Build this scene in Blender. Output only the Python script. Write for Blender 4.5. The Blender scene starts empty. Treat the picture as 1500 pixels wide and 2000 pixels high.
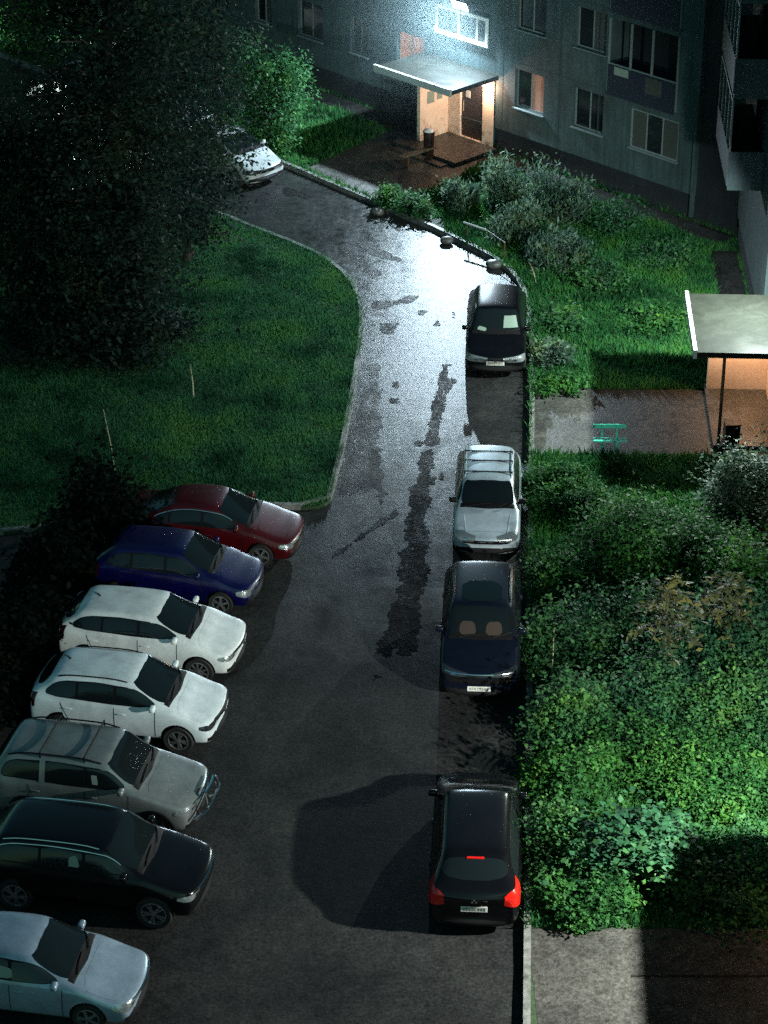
import bpy, bmesh, math, random
import numpy as np
from mathutils import Vector, Matrix
from mathutils.bvhtree import BVHTree
from mathutils.geometry import tessellate_polygon
random.seed(7); RNG = np.random.default_rng(7)
sc = bpy.context.scene
C = sc.collection
rad = math.radians
V = Vector

# ------------------------------------------------------------------ camera
FPX = 4680.0; PITCH = rad(29); CH = 30.0
cam_d = bpy.data.cameras.new('camera'); cam = bpy.data.objects.new('camera', cam_d); C.objects.link(cam)
cam.location = (0, 0, CH); cam.rotation_euler = (rad(90) - PITCH, 0, 0)
cam_d.sensor_fit = 'VERTICAL'; cam_d.sensor_height = 24.0; cam_d.lens = 24.0 * FPX / 2000.0
cam_d.clip_start = 0.5; cam_d.clip_end = 2000
sc.camera = cam

def G(x, y, z=0.0):
    """survey helper: place on the ground (height z) seen at photo pixel x, y"""
    u = x - 750; v = 1000 - y
    d = V((u, FPX*math.cos(PITCH) + v*math.sin(PITCH), -FPX*math.sin(PITCH) + v*math.cos(PITCH)))
    return V((0, 0, CH)) + d * ((z - CH)/d.z)

# ------------------------------------------------------------------ materials
def mat(name, col=(.5,.5,.5), rough=.5, metal=0.0, coat=0.0, spec=.5, coat_rough=.05):
    m = bpy.data.materials.new(name); m.use_nodes = True
    b = m.node_tree.nodes['Principled BSDF']
    b.inputs['Base Color'].default_value = (*col, 1)
    b.inputs['Roughness'].default_value = rough
    b.inputs['Metallic'].default_value = metal
    b.inputs['Coat Weight'].default_value = coat
    b.inputs['Coat Roughness'].default_value = coat_rough
    b.inputs['Specular IOR Level'].default_value = spec
    return m
def N(m, t, **kw):
    n = m.node_tree.nodes.new(t)
    for k, v in kw.items():
        if k.startswith('i_'):
            n.inputs[k[2:].replace('_', ' ')].default_value = v
        else: setattr(n, k, v)
    return n
def L(m, a, b): m.node_tree.links.new(a, b)
def pb(m): return m.node_tree.nodes['Principled BSDF']
def coords(m, kind='Object', scale=(1,1,1)):
    tc = N(m, 'ShaderNodeTexCoord'); mp = N(m, 'ShaderNodeMapping'); mp.inputs['Scale'].default_value = scale
    L(m, tc.outputs[kind], mp.inputs['Vector']); return mp.outputs['Vector']
def noise(m, vec, scale, detail=4, rough=.6, dist=0):
    n = N(m, 'ShaderNodeTexNoise'); n.inputs['Scale'].default_value = scale; n.inputs['Detail'].default_value = detail
    n.inputs['Roughness'].default_value = rough; n.inputs['Distortion'].default_value = dist
    L(m, vec, n.inputs['Vector']); return n.outputs['Fac']
def ramp(m, fac, stops):
    r = N(m, 'ShaderNodeValToRGB'); e = r.color_ramp.elements
    while len(e) < len(stops): e.new(.5)
    for i, (p, c) in enumerate(stops):
        e[i].position = p; e[i].color = (*c, 1) if len(c) == 3 else c
    L(m, fac, r.inputs['Fac']); return r.outputs['Color']
def g3(v): return (v, v, v)
def bump(m, h, strength=.3, dist=.02, nrm=None):
    b = N(m, 'ShaderNodeBump'); b.inputs['Strength'].default_value = strength; b.inputs['Distance'].default_value = dist
    L(m, h, b.inputs['Height'])
    if nrm: L(m, nrm, b.inputs['Normal'])
    return b.outputs['Normal']
def mixc(m, f, a, b, mode='MIX'):
    n = N(m, 'ShaderNodeMix', data_type='RGBA', blend_type=mode)
    for s, i in ((f, 0), (a, 6), (b, 7)):
        if isinstance(s, (int, float)): n.inputs[i].default_value = s
        elif isinstance(s, tuple): n.inputs[i].default_value = (*s, 1)
        else: L(m, s, n.inputs[i])
    return n.outputs[2]

def asphalt_mat(name, c0, c1, r0, r1, bs=.5, pat=1.0, grain=38, sp=1.0):
    m = mat(name, c0, .4, spec=.5)
    w = coords(m)
    big = noise(m, w, .55*pat, 5, .6, .4); mid = noise(m, w, 3.2*pat, 6, .7, .3); fine = noise(m, w, grain, 3, .7)
    st = noise(m, coords(m, scale=(1, .28, 1)), 2.2, 6, .65, .8)
    col = ramp(m, big, [(.35, c0), (.65, c1)])
    col = mixc(m, .75, col, ramp(m, mid, [(.3, g3(.45)), (.62, g3(1.15))]), 'MULTIPLY')
    col = mixc(m, .6, col, ramp(m, fine, [(.35, g3(.45)), (.65, g3(1.35))]), 'MULTIPLY')
    gr = noise(m, w, 13, 3, .75)
    col = mixc(m, .8, col, ramp(m, gr, [(.36, g3(.45)), (.64, g3(1.5))]), 'MULTIPLY')
    L(m, col, pb(m).inputs['Base Color'])
    geo = N(m, 'ShaderNodeNewGeometry'); sx = N(m, 'ShaderNodeSeparateXYZ'); L(m, geo.outputs['Position'], sx.inputs[0])
    ad = N(m, 'ShaderNodeMath', operation='MULTIPLY_ADD'); L(m, big, ad.inputs[0]); ad.inputs[1].default_value = 14; L(m, sx.outputs['Y'], ad.inputs[2])
    mr = N(m, 'ShaderNodeMapRange'); L(m, ad.outputs[0], mr.inputs[0]); mr.inputs[1].default_value = 54; mr.inputs[2].default_value = 72
    wet = mr.outputs[0]
    L(m, ramp(m, wet, [(0, g3(.05*sp)), (.5, g3(.22*sp)), (1, g3(.47*sp))]), pb(m).inputs['Specular IOR Level'])
    rr = mixc(m, .5, ramp(m, st, [(.38, g3(r0)), (.60, g3(r1))]), ramp(m, mid, [(.36, g3(r0)), (.60, g3(r1))]))
    rr = mixc(m, wet, mixc(m, .55, rr, (.85,.85,.85)), rr)
    L(m, rr, pb(m).inputs['Roughness'])
    n1 = bump(m, fine, bs, .012); n2 = bump(m, gr, bs*.55, .02, bump(m, noise(m, w, 4.5, 4, .6), bs*.30, .05, n1)); L(m, n2, pb(m).inputs['Normal'])
    return m
M = {}
M['asphalt'] = asphalt_mat('wet asphalt', (.017,.018,.019), (.033,.034,.034), .22, .42, .38)
M['asphalt_dark'] = asphalt_mat('broken asphalt', (.008,.008,.009), (.014,.014,.014), .25, .7, 1.6, 2, 16, .22)
M['asphalt_old'] = asphalt_mat('old asphalt', (.014,.014,.014), (.028,.027,.025), .30, .62, .9, 1.5, 38, .55)
M['path'] = asphalt_mat('wet path', (.046,.046,.043), (.074,.072,.066), .3, .6, .4)
M['kerb'] = mat('kerb concrete', (.17,.17,.16), .6); _m = M['kerb']
L(_m, ramp(_m, noise(_m, coords(_m), 5, 6, .7), [(.3, (.05,.06,.05)), (.6, (.20,.20,.19))]), pb(_m).inputs['Base Color'])
L(_m, bump(_m, noise(_m, coords(_m), 30, 4), .5, .01), pb(_m).inputs['Normal'])
M['soil'] = mat('lawn soil', (.02,.035,.015), .8); _m = M['soil']
L(_m, ramp(_m, noise(_m, coords(_m), 1.6, 6, .7), [(.3, (.008,.018,.008)), (.55, (.02,.05,.016)), (.75, (.035,.04,.018))]), pb(_m).inputs['Base Color'])
L(_m, bump(_m, noise(_m, coords(_m), 14, 5), .8, .05), pb(_m).inputs['Normal'])

def leaf_mat(name, a, b, c, rough=.6, worldscale=.7, spec=.10):
    m = mat(name, a, rough, spec=spec)
    geo = N(m, 'ShaderNodeNewGeometry')
    f = geo.outputs['Random Per Island']
    c1 = ramp(m, f, [(.0, a), (.5, b), (1., c)])
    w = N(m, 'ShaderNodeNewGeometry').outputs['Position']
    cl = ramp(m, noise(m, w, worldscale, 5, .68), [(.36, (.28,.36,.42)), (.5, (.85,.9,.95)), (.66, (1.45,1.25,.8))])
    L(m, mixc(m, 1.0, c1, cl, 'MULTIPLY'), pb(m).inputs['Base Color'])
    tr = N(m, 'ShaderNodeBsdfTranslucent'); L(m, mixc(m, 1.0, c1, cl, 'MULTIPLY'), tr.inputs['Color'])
    mx = N(m, 'ShaderNodeMixShader'); mx.inputs[0].default_value = .38
    out = m.node_tree.nodes['Material Output']
    L(m, pb(m).outputs[0], mx.inputs[1]); L(m, tr.outputs[0], mx.inputs[2]); L(m, mx.outputs[0], out.inputs['Surface'])
    return m
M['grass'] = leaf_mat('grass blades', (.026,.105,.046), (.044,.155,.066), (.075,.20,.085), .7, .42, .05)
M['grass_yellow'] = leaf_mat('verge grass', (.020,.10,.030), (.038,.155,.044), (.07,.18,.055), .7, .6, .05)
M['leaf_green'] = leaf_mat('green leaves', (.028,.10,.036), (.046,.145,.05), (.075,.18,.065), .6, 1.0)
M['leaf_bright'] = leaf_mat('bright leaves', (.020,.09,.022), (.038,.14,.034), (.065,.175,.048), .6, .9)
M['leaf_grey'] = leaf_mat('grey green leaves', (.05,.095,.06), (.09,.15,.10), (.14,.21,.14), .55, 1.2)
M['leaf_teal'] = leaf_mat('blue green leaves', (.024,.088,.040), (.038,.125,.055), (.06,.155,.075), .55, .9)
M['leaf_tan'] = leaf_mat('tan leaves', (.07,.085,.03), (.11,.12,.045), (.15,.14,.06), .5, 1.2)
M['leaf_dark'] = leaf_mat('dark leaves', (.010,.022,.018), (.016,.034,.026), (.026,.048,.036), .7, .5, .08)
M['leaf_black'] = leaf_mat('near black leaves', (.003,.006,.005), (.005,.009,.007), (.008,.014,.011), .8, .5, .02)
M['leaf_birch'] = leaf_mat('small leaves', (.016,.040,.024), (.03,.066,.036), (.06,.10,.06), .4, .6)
M['bark'] = mat('bark', (.03,.026,.02), .85)
L(M['bark'], bump(M['bark'], noise(M['bark'], coords(M['bark'], scale=(1,1,.2)), 14, 5), .8, .03), pb(M['bark']).inputs['Normal'])
M['stalk'] = mat('dry stalk', (.30,.30,.20), .6)
M['stone'] = mat('stone', (.22,.22,.2), .5)
L(M['stone'], ramp(M['stone'], noise(M['stone'], coords(M['stone']), 6, 5), [(.3, (.03,.03,.03)), (.6, (.10,.10,.095))]), pb(M['stone']).inputs['Base Color'])

def paint(name, col, metal=.0, rough=.35, drops=.35, coat=1.0):
    m = mat(name, col, rough, metal, coat)
    w = coords(m)
    d = ramp(m, noise(m, w, 30, 2, .5), [(.60, g3(0)), (.67, g3(1))])
    nm = bump(m, d, drops, .006)
    L(m, nm, pb(m).inputs['Coat Normal']); pb(m).inputs['Coat IOR'].default_value = 1.4; pb(m).inputs['Specular IOR Level'].default_value = .25
    n2 = bump(m, noise(m, w, 90, 2), .06, .003); L(m, n2, pb(m).inputs['Normal'])
    dirt = noise(m, w, 2.5, 5, .7)
    L(m, mixc(m, 1.0, col, ramp(m, dirt, [(.3, g3(.72)), (.6, g3(1.05))]), 'MULTIPLY'), pb(m).inputs['Base Color'])
    return m
M['p_black'] = paint('black paint', (.0025,.0025,.0035), .0, .22, .3, .5)
M['p_darkblue'] = paint('dark navy paint', (.004,.006,.014), .1, .25, .3, .6)
M['p_silver'] = paint('silver paint', (.46,.54,.61), .3, .30, .2)
M['p_silver2'] = paint('bluish silver paint', (.30,.39,.49), .4, .28, .3)
M['p_white'] = paint('white paint', (.70,.74,.75), .0, .35, .12)
M['p_white2'] = paint('cool white paint', (.66,.74,.78), .0, .35, .12)
M['p_grey'] = paint('grey green paint', (.20,.225,.225), .35, .34, .35)
M['p_red'] = paint('dark red paint', (.055,.0015,.003), .1, .35, .5)
M['p_blue'] = paint('deep blue paint', (.0014,.0014,.045), .1, .35, .5)
M['p_far'] = paint('far white paint', (.42,.45,.45), .0, .35, .1)
M['glass'] = mat('car glass', (.006,.009,.010), .06, 0, 0, .6)
L(M['glass'], bump(M['glass'], ramp(M['glass'], noise(M['glass'], coords(M['glass']), 48, 2), [(.60, g3(0)), (.68, g3(1))]), .16, .005), pb(M['glass']).inputs['Normal'])
M['trim'] = mat('black trim', (.006,.006,.007), .6, spec=.15)
M['well'] = mat('wheel well', (.003,.003,.003), .9)
M['tyre'] = mat('tyre rubber', (.012,.012,.012), .7)
M['rim'] = mat('alloy rim', (.42,.44,.46), .28, .85)
M['chrome'] = mat('chrome', (.70,.73,.75), .12, 1.0)
M['lamp_glass'] = mat('headlamp glass', (.30,.33,.35), .15, .6, 1.0)
L(M['lamp_glass'], bump(M['lamp_glass'], noise(M['lamp_glass'], coords(M['lamp_glass']), 22, 2), .6, .02), pb(M['lamp_glass']).inputs['Normal'])
M['lamp_dark'] = mat('dark headlamp', (.04,.045,.05), .12, .5, 1.0)
M['red_lamp'] = mat('red lamp lens', (.62,.010,.006), .2, 0, .6)
M['tail_dark'] = mat('tail lamp lens', (.020,.002,.002), .3, 0, .3)
M['plate'] = mat('number plate', (.62,.62,.58), .4)
M['ink'] = mat('plate characters', (.04,.04,.04), .5)
M['pale'] = mat('pale surface', (.20,.26,.22), .6)
M['seat'] = mat('seat cloth', (.035,.024,.018), .9)

M['white_metal'] = mat('white painted frame', (.30,.34,.33), .45)
M['slab'] = mat('canopy roofing', (.16,.17,.13), .6, spec=.06); _m = M['slab']
L(_m, ramp(_m, noise(_m, coords(_m), 1.8, 6, .7, .6), [(.3, (.009,.010,.0075)), (.5, (.012,.013,.0105)), (.68, (.017,.018,.015))]), pb(_m).inputs['Base Color'])
L(_m, ramp(_m, noise(_m, coords(_m), 1.1, 4, .6), [(.4, g3(.5)), (.6, g3(.75))]), pb(_m).inputs['Roughness'])
L(_m, bump(_m, noise(_m, coords(_m), 25, 4), .3, .01), pb(_m).inputs['Normal'])
def wall_mat(name, c, s=1.0):
    m = mat(name, c, .75)
    w = coords(m)
    a = ramp(m, noise(m, w, .9*s, 6, .7), [(.3, g3(.62)), (.65, g3(1.15))])
    b2 = ramp(m, noise(m, coords(m, scale=(4,4,.35)), 1.6, 5, .7), [(.35, g3(.6)), (.6, g3(1.05))])
    L(m, mixc(m, 1., mixc(m, 1., c, a, 'MULTIPLY'), b2, 'MULTIPLY'), pb(m).inputs['Base Color'])
    L(m, bump(m, noise(m, w, 45, 4), .5, .01), pb(m).inputs['Normal'])
    return m
M['panel'] = wall_mat('facade panel', (.042,.072,.076))
M['plinth'] = wall_mat('dark plinth', (.010,.014,.018))
M['cream'] = mat('cream plaster', (.80,.62,.48), .7); _m = M['cream']
L(_m, ramp(_m, noise(_m, coords(_m), 1.3, 5, .6), [(.3, (.66,.50,.38)), (.6, (.82,.64,.50))]), pb(_m).inputs['Base Color'])
L(_m, bump(_m, noise(_m, coords(_m), 45, 4), .4, .008), pb(_m).inputs['Normal'])
M['joint'] = mat('panel joint', (.03,.05,.055), .8)
M['door'] = mat('steel door', (.035,.022,.020), .45, .3)
M['pane'] = mat('window pane', (.008,.011,.013), .08, 0, 0, .6)
M['frame'] = mat('window frame', (.15,.19,.19), .5)
def emis(name, col, s, base=(.3,.2,.15), curtain=True):
    m = mat(name, base, .6); b = pb(m)
    b.inputs['Emission Strength'].default_value = s
    if curtain:
        c = ramp(m, noise(m, coords(m, scale=(9,9,.5)), 2.5, 3), [(.35, tuple(x*.35 for x in col)), (.65, col)])
        L(m, c, b.inputs['Emission Color'])
    else: b.inputs['Emission Color'].default_value = (*col, 1)
    return m
M['lit_orange'] = emis('lit orange curtain', (1,.36,.08), .75)
M['lit_red'] = emis('dim red curtain', (.55,.14,.07), .24)
M['lit_rust'] = emis('dim rust curtain', (.62,.20,.09), .6)
M['lit_violet'] = emis('violet room light', (.45,.35,1), .9, curtain=False)
M['lit_faint'] = emis('faint room light', (.30,.28,.5), .10)
M['lens'] = emis('floodlight lens', (.86,.95,1), 60, (.8,.8,.8), False)
M['lens_warm'] = emis('entrance lamp lens', (1,.62,.45), 7, (.8,.7,.6), False)
M['balc'] = wall_mat('balcony parapet', (.05,.075,.09))
M['wood'] = mat('weathered planks', (.10,.08,.055), .65)
M['teal'] = mat('turquoise paint', (.02,.30,.22), .5)
M['bin'] = mat('bin steel', (.035,.015,.014), .5, .3)
M['bag'] = mat('white bin bag', (.75,.70,.68), .45)
M['rust'] = mat('brown post', (.07,.035,.02), .6)

# ------------------------------------------------------------------ object helpers
def tag(o, label=None, cat=None, group=None, kind=None):
    for k, v in (('label', label), ('category', cat), ('group', group), ('kind', kind)):
        if v: o[k] = v
    return o
def thing(name, label, cat, loc=(0,0,0), rz=0, group=None):
    o = bpy.data.objects.new(name, None); C.objects.link(o); o.empty_display_size = .2
    o.location = loc; o.rotation_euler = (0,0,rz)
    return tag(o, label, cat, group)
def link(name, me, m, parent=None):
    o = bpy.data.objects.new(name, me); C.objects.link(o)
    for x in (m if isinstance(m, (list, tuple)) else [m]): me.materials.append(x)
    if parent: o.parent = parent
    return o
def copy_tree(o, parent=None):
    c = o.copy(); C.objects.link(c)
    if parent: c.parent = parent
    for ch in list(o.children): copy_tree(ch, c)
    return c
def from_bm(name, bm, m, parent=None, smooth=False, sharp=None):
    me = bpy.data.meshes.new(name)
    bmesh.ops.recalc_face_normals(bm, faces=bm.faces[:])
    bm.to_mesh(me); bm.free()
    if smooth:
        me.polygons.foreach_set('use_smooth', [True]*len(me.polygons))
        me.set_sharp_from_angle(angle=rad(sharp or 40))
    return link(name, me, m, parent)
def bx(bm, lo, hi, mtx=None, bev=0):
    x0,y0,z0 = lo; x1,y1,z1 = hi
    vs = [bm.verts.new(p) for p in ((x0,y0,z0),(x1,y0,z0),(x1,y1,z0),(x0,y1,z0),(x0,y0,z1),(x1,y0,z1),(x1,y1,z1),(x0,y1,z1))]
    fs = [bm.faces.new([vs[i] for i in f]) for f in ((3,2,1,0),(4,5,6,7),(0,1,5,4),(1,2,6,5),(2,3,7,6),(3,0,4,7))]
    if bev:
        es = {e for f in fs for e in f.edges}
        r = bmesh.ops.bevel(bm, geom=list(es), offset=bev, segments=2, affect='EDGES', profile=.5)
        vs = list({v for f in r['faces'] for v in f.verts} | {v for v in vs if v.is_valid})
    if mtx is not None:
        for v in vs: v.co = mtx @ v.co
    return vs
def tube(bm, pts, r, seg=8, cap=True):
    pts = [V(p) for p in pts]; n = len(pts)
    rr = r if isinstance(r, (list, tuple)) else [r]*n
    rings = []; up = None
    for i, p in enumerate(pts):
        d = (pts[min(i+1,n-1)] - pts[max(i-1,0)]).normalized()
        if up is None: up = V((0,0,1)) if abs(d.z) < .9 else V((1,0,0))
        s = d.cross(up).normalized(); up = s.cross(d).normalized()
        rings.append([bm.verts.new(p + (s*math.cos(a) + up*math.sin(a))*rr[i]) for a in [2*math.pi*k/seg for k in range(seg)]])
    for a, b in zip(rings, rings[1:]):
        for k in range(seg): bm.faces.new((a[k], a[(k+1)%seg], b[(k+1)%seg], b[k]))
    if cap: bm.faces.new(rings[0][::-1]); bm.faces.new(rings[-1])
def lathe(bm, prof, seg=24, axis='Z', at=(0,0,0)):
    at = V(at); rings = []
    for r, h in prof:
        ring = []
        for k in range(seg):
            a = 2*math.pi*k/seg; c, s = r*math.cos(a), r*math.sin(a)
            ring.append(bm.verts.new(at + (V((c,s,h)) if axis == 'Z' else V((c,h,s)))))
        rings.append(ring)
    for a, b in zip(rings, rings[1:]):
        for k in range(seg): bm.faces.new((a[k], a[(k+1)%seg], b[(k+1)%seg], b[k]))
def sheet(name, pts, z, m, side=None, kind='structure', parent=None):
    """flat polygon with skirts down by `side`"""
    bm = bmesh.new()
    pts = [V((p[0], p[1], z)) for p in pts]
    vs = [bm.verts.new(p) for p in pts]
    for t in tessellate_polygon([pts]): bm.faces.new([vs[i] for i in t])
    if side:
        lo = [bm.verts.new(p - V((0,0,side))) for p in pts]
        for i in range(len(vs)):
            j = (i+1) % len(vs); bm.faces.new((vs[i], vs[j], lo[j], lo[i]))
    bmesh.ops.recalc_face_normals(bm, faces=bm.faces[:])
    up = [f for f in bm.faces if abs(f.normal.z) > .9]
    for f in up:
        if f.normal.z < 0: f.normal_flip()
    me = bpy.data.meshes.new(name); bm.to_mesh(me); bm.free()
    o = link(name, me, m, parent)
    if kind: o['kind'] = kind
    return o
def smooth_line(pts, n=3):
    P = [V((p[0], p[1], 0)) for p in pts]
    for _ in range(n):
        Q = [P[0]]
        for a, b in zip(P, P[1:]): Q += [a*.75 + b*.25, a*.25 + b*.75]
        Q.append(P[-1]); P = Q
    return P
def inside(px, py, poly):
    poly = np.array([(p[0], p[1]) for p in poly]); r = np.zeros(len(px), bool); j = len(poly)-1
    for i in range(len(poly)):
        xi, yi = poly[i]; xj, yj = poly[j]
        c = ((yi > py) != (yj > py)) & (px < (xj-xi)*(py-yi)/((yj-yi) or 1e-9) + xi)
        r ^= c; j = i
    return r

def mesh_quads(name, v, nf, per, m, parent=None):
    me = bpy.data.meshes.new(name)
    me.vertices.add(len(v)); me.vertices.foreach_set('co', v.astype(np.float32).ravel())
    me.loops.add(nf*per); me.loops.foreach_set('vertex_index', np.arange(nf*per, dtype=np.int32))
    me.polygons.add(nf); me.polygons.foreach_set('loop_start', np.arange(0, nf*per, per, dtype=np.int32))
    me.update(calc_edges=True); me.validate()
    return link(name, me, m, parent)
def leaves(name, P, size, m, parent=None, aspect=.55, droop=0.0, up=.35, lobed=False):
    n = len(P); size = np.broadcast_to(size, (n,)) * RNG.uniform(.4, 1.6, n)
    nr = RNG.normal(size=(n,3))*.75; nr[:,2] = np.abs(nr[:,2]) + up*2.4; nr /= np.linalg.norm(nr, axis=1)[:,None]
    t = RNG.normal(size=(n,3)); t[:,2] -= droop*2; t -= (t*nr).sum(1)[:,None]*nr; t /= np.linalg.norm(t, axis=1)[:,None]
    b = np.cross(nr, t); s = size[:,None]
    v = np.empty((n,4,3)); k = aspect*.5
    v[:,0] = P; v[:,1] = P + t*s*.45 + b*s*k + nr*s*.08; v[:,2] = P + t*s; v[:,3] = P + t*s*.45 - b*s*k + nr*s*.08
    return mesh_quads(name, v.reshape(-1,3), n, 4, m, parent)
def clump_points(n, rx, ry, zlo, zhi, k=30, spread=.30, top=.5):
    """points gathered in clumps filling a lumpy dome between zlo and zhi"""
    c = RNG.normal(size=(k,3)); c /= np.linalg.norm(c, axis=1)[:,None]; c *= RNG.uniform(.45, 1.0, k)[:,None]**top
    c[:,2] = np.abs(c[:,2])*1.0 - .12*RNG.random(k)
    w = RNG.uniform(.4, 1.4, k); idx = RNG.choice(k, n, p=w/w.sum())
    d = RNG.normal(size=(n,3))*spread*RNG.uniform(.5, 1.2, k)[idx][:,None]
    p = (c[idx]+d)*np.array([rx, ry, zhi-zlo]); p[:,2] += zlo
    p[:,2] = np.maximum(p[:,2], .03+RNG.random(n)*.15)
    return p

# ------------------------------------------------------------------ layout of the setting
FD = V((.694, -.720, 0)).normalized()          # along the far facade
FN = V((.720, .694, 0)).normalized()           # into the far building
FOFF = 58.45
def FP(t, n, z): return FD*t + FN*(FOFF+n) + V((0,0,z))
WD = V((.05, 1, 0)).normalized(); WN = V((1, -.05, 0)).normalized()
W0 = V((10.75, 59.65, 0))                      # right wing facade, below its lamp
def WP(t, n, z): return W0 + WD*t + WN*n + V((0,0,z))
LZ = .10
kerb_r = [V((1.5, 15, 0)), G(1022,2000), G(1026,1600), G(1030,1200), G(1034,850), G(1036,700), G(1032,620), G(1012,548), G(962,508), G(900,478), G(850,452), G(800,432), G(735,403), G(640,362), G(585,338), G(535,318)]
far = kerb_r[-1] - FD*40
kerb_r.append(far)
kr = smooth_line(kerb_r, 2)
ground = sheet('ground', [(-400,-60),(400,-60),(400,700),(-400,700)], -.06, M['soil'])
road = sheet('road', [(-60,-20),(9,-20),(9,60),(9,110),(-60,150)], 0, M['asphalt'])
verge_poly = kr + [far + FN*12, FP(-100, .3, 0), FP(-44, .3, 0), WP(12.3, .4, 0), WP(-60, .4, 0), V((1.5,-1,0))]
verge = sheet('lawn', verge_poly, LZ, M['soil'], side=.15)
left_edge = [(640,1000),(655,950),(672,880),(688,800),(704,700),(712,630),(706,580),(676,534),(610,492),(500,450)]
kl = [V((-13,52.9,0)), V((-9.7,52.75,0)), V((-6.5,53.9,0)), V((-3,54.35,0))] + [G(x,y) for x,y in left_edge]
kl += [kl[-1] - FD*3.2, V((-10,76.4,0))]
kls = smooth_line(kl, 2)
lawn_poly = kls + [V((-34,77,0)), V((-34,52.9,0))]
lawn = sheet('lawn', lawn_poly, LZ, M['soil'], side=.15)
# green strip past the far end of the road, upper left
fl = [G(0,205), G(60,185), G(0,120)]

def offset_line(P, d):
    out = []
    for i, p in enumerate(P):
        t = (P[min(i+1,len(P)-1)] - P[max(i-1,0)]).normalized()
        out.append(p + V((t.y, -t.x, 0))*d)
    return out
def kerb(name, P, d0, d1, h):
    A = offset_line(P, d0); B = offset_line(P, d1); bm = bmesh.new(); n = len(P)
    rg = random.Random(3); rows = []
    for i in range(n):
        dz = rg.uniform(-.012, .012)
        rows.append([bm.verts.new(V((A[i].x,A[i].y,-.02))), bm.verts.new(V((A[i].x,A[i].y,h+dz))), bm.verts.new(V((B[i].x,B[i].y,h+dz))), bm.verts.new(V((B[i].x,B[i].y,-.02)))])
    for a, b in zip(rows, rows[1:]):
        for k in range(3): bm.faces.new((a[k], a[k+1], b[k+1], b[k]))
    o = from_bm(name, bm, M['kerb']); o['kind'] = 'structure'; return o
def resample(P, step):
    out = [P[0]]; acc = 0
    for a, b in zip(P, P[1:]):
        l = (b-a).length; s = step - acc
        while s < l: out.append(a.lerp(b, s/l)); s += step
        acc = (l - (s-step))
    out.append(P[-1]); return out
kerb('kerb', resample(kr, 1.0), -.01, .13, .16)
kerb('kerb', resample(kls, 1.0), -.13, .01, .15)

from mathutils import noise as mnoise
def ragged(name, L_, R_, m, z=.004, amp=.12, seed=1, soft=.45):
    """broken strip between two surveyed lines, its edge eaten away cell by cell"""
    cs = .045
    A = resample([G(*p) for p in L_], cs); B = resample([G(*p) for p in R_], cs)
    n = max(len(A), len(B)); bm = bmesh.new(); vs = {}
    def pick(P, f): return P[min(len(P)-1, round(f*(len(P)-1)))]
    W_ = max((pick(A,f)-pick(B,f)).length for f in (.1,.3,.5,.7,.9)); nc = max(4, int((W_+4*amp)/cs))
    def pt(i, k):
        if (i,k) not in vs:
            a, b = pick(A, i/n), pick(B, i/n); d = (b-a); l = d.length or .01; d = d/l
            a = a - d*2*amp; b = b + d*2*amp
            p = a.lerp(b, k/nc); vs[(i,k)] = bm.verts.new((p.x, p.y, z))
        return vs[(i,k)]
    for i in range(n):
        fe = min(1, 6*min(i, n-1-i)/n)
        for k in range(nc):
            f = (k+.5)/nc; a, b = pick(A, i/n), pick(B, i/n); p = (a).lerp(b, f); wl = (b-a).length + 4*amp
            e = min(f, 1-f)*wl/(2.4*amp)
            nz = mnoise.fractal(V((p.x*2.2, p.y*1.3, seed*7.3)), .75, 2.1, 5) + .35*mnoise.noise(V((p.x*14, p.y*10, seed)))
            if min(e, 1.6)*fe - .62 + nz*1.1 > 0: bm.faces.new((pt(i,k), pt(i,k+1), pt(i+1,k+1), pt(i+1,k)))
    for v in [v for v in bm.verts if not v.link_faces]: bm.verts.remove(v)
    for f in bm.faces:
        if f.normal.z < 0: f.normal_flip()
    me = bpy.data.meshes.new(name); bmesh.ops.recalc_face_normals(bm, faces=bm.faces[:])
    for f in bm.faces:
        if f.normal.z < 0: f.normal_flip()
    bm.to_mesh(me); bm.free(); o = link(name, me, m); o['kind'] = 'structure'; return o
ragged('road_patch', [(838,858),(818,905),(806,960),(796,1040),(780,1120),(768,1190),(748,1250),(732,1330)],
       [(850,852),(842,905),(838,960),(834,1040),(830,1120),(818,1190),(806,1260),(796,1335)], M['asphalt_dark'], amp=.07, seed=2)
ragged('road_patch', [(704,705),(690,800),(676,880),(655,985)], [(742,700),(738,800),(742,900),(752,985)], M['asphalt_old'], amp=.06, seed=3)
ragged('road_crack', [(866,700),(854,775),(840,820),(832,880)], [(878,702),(868,777),(856,822),(850,882)], M['asphalt_dark'], .006, .05, 4)
ragged('road_crack', [(775,998),(735,1022),(690,1056),(640,1090)], [(777,1001),(738,1027),(694,1060),(645,1094)], M['asphalt_old'], .006, .04, 5)
ragged('road_crack', [(690,468),(720,482),(760,498),(800,512)], [(690,474),(722,492),(762,506),(800,518)], M['asphalt_dark'], .006, .08, 6)
ragged('road_crack', [(722,590),(760,588),(800,580),(830,574)], [(724,606),(762,600),(800,588),(830,579)], M['asphalt_dark'], .006, .07, 7)
ragged('road_crack', [(740,628),(744,655)], [(766,628),(762,655)], M['asphalt_dark'], .006, .07, 8)
ragged('road_crack', [(660,478),(690,505),(715,530),(735,545)], [(668,472),(700,498),(725,520),(745,538)], M['asphalt_dark'], .006, .07, 9)
ragged('road_crack', [(545,365),(580,372),(610,385)], [(548,378),(582,384),(608,392)], M['asphalt_dark'], .006, .07, 10)
ragged('road_crack', [(872,735),(868,760),(862,790)], [(888,738),(880,762),(868,790)], M['asphalt_dark'], .008, .05, 12)
rp = random.Random(21)
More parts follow.
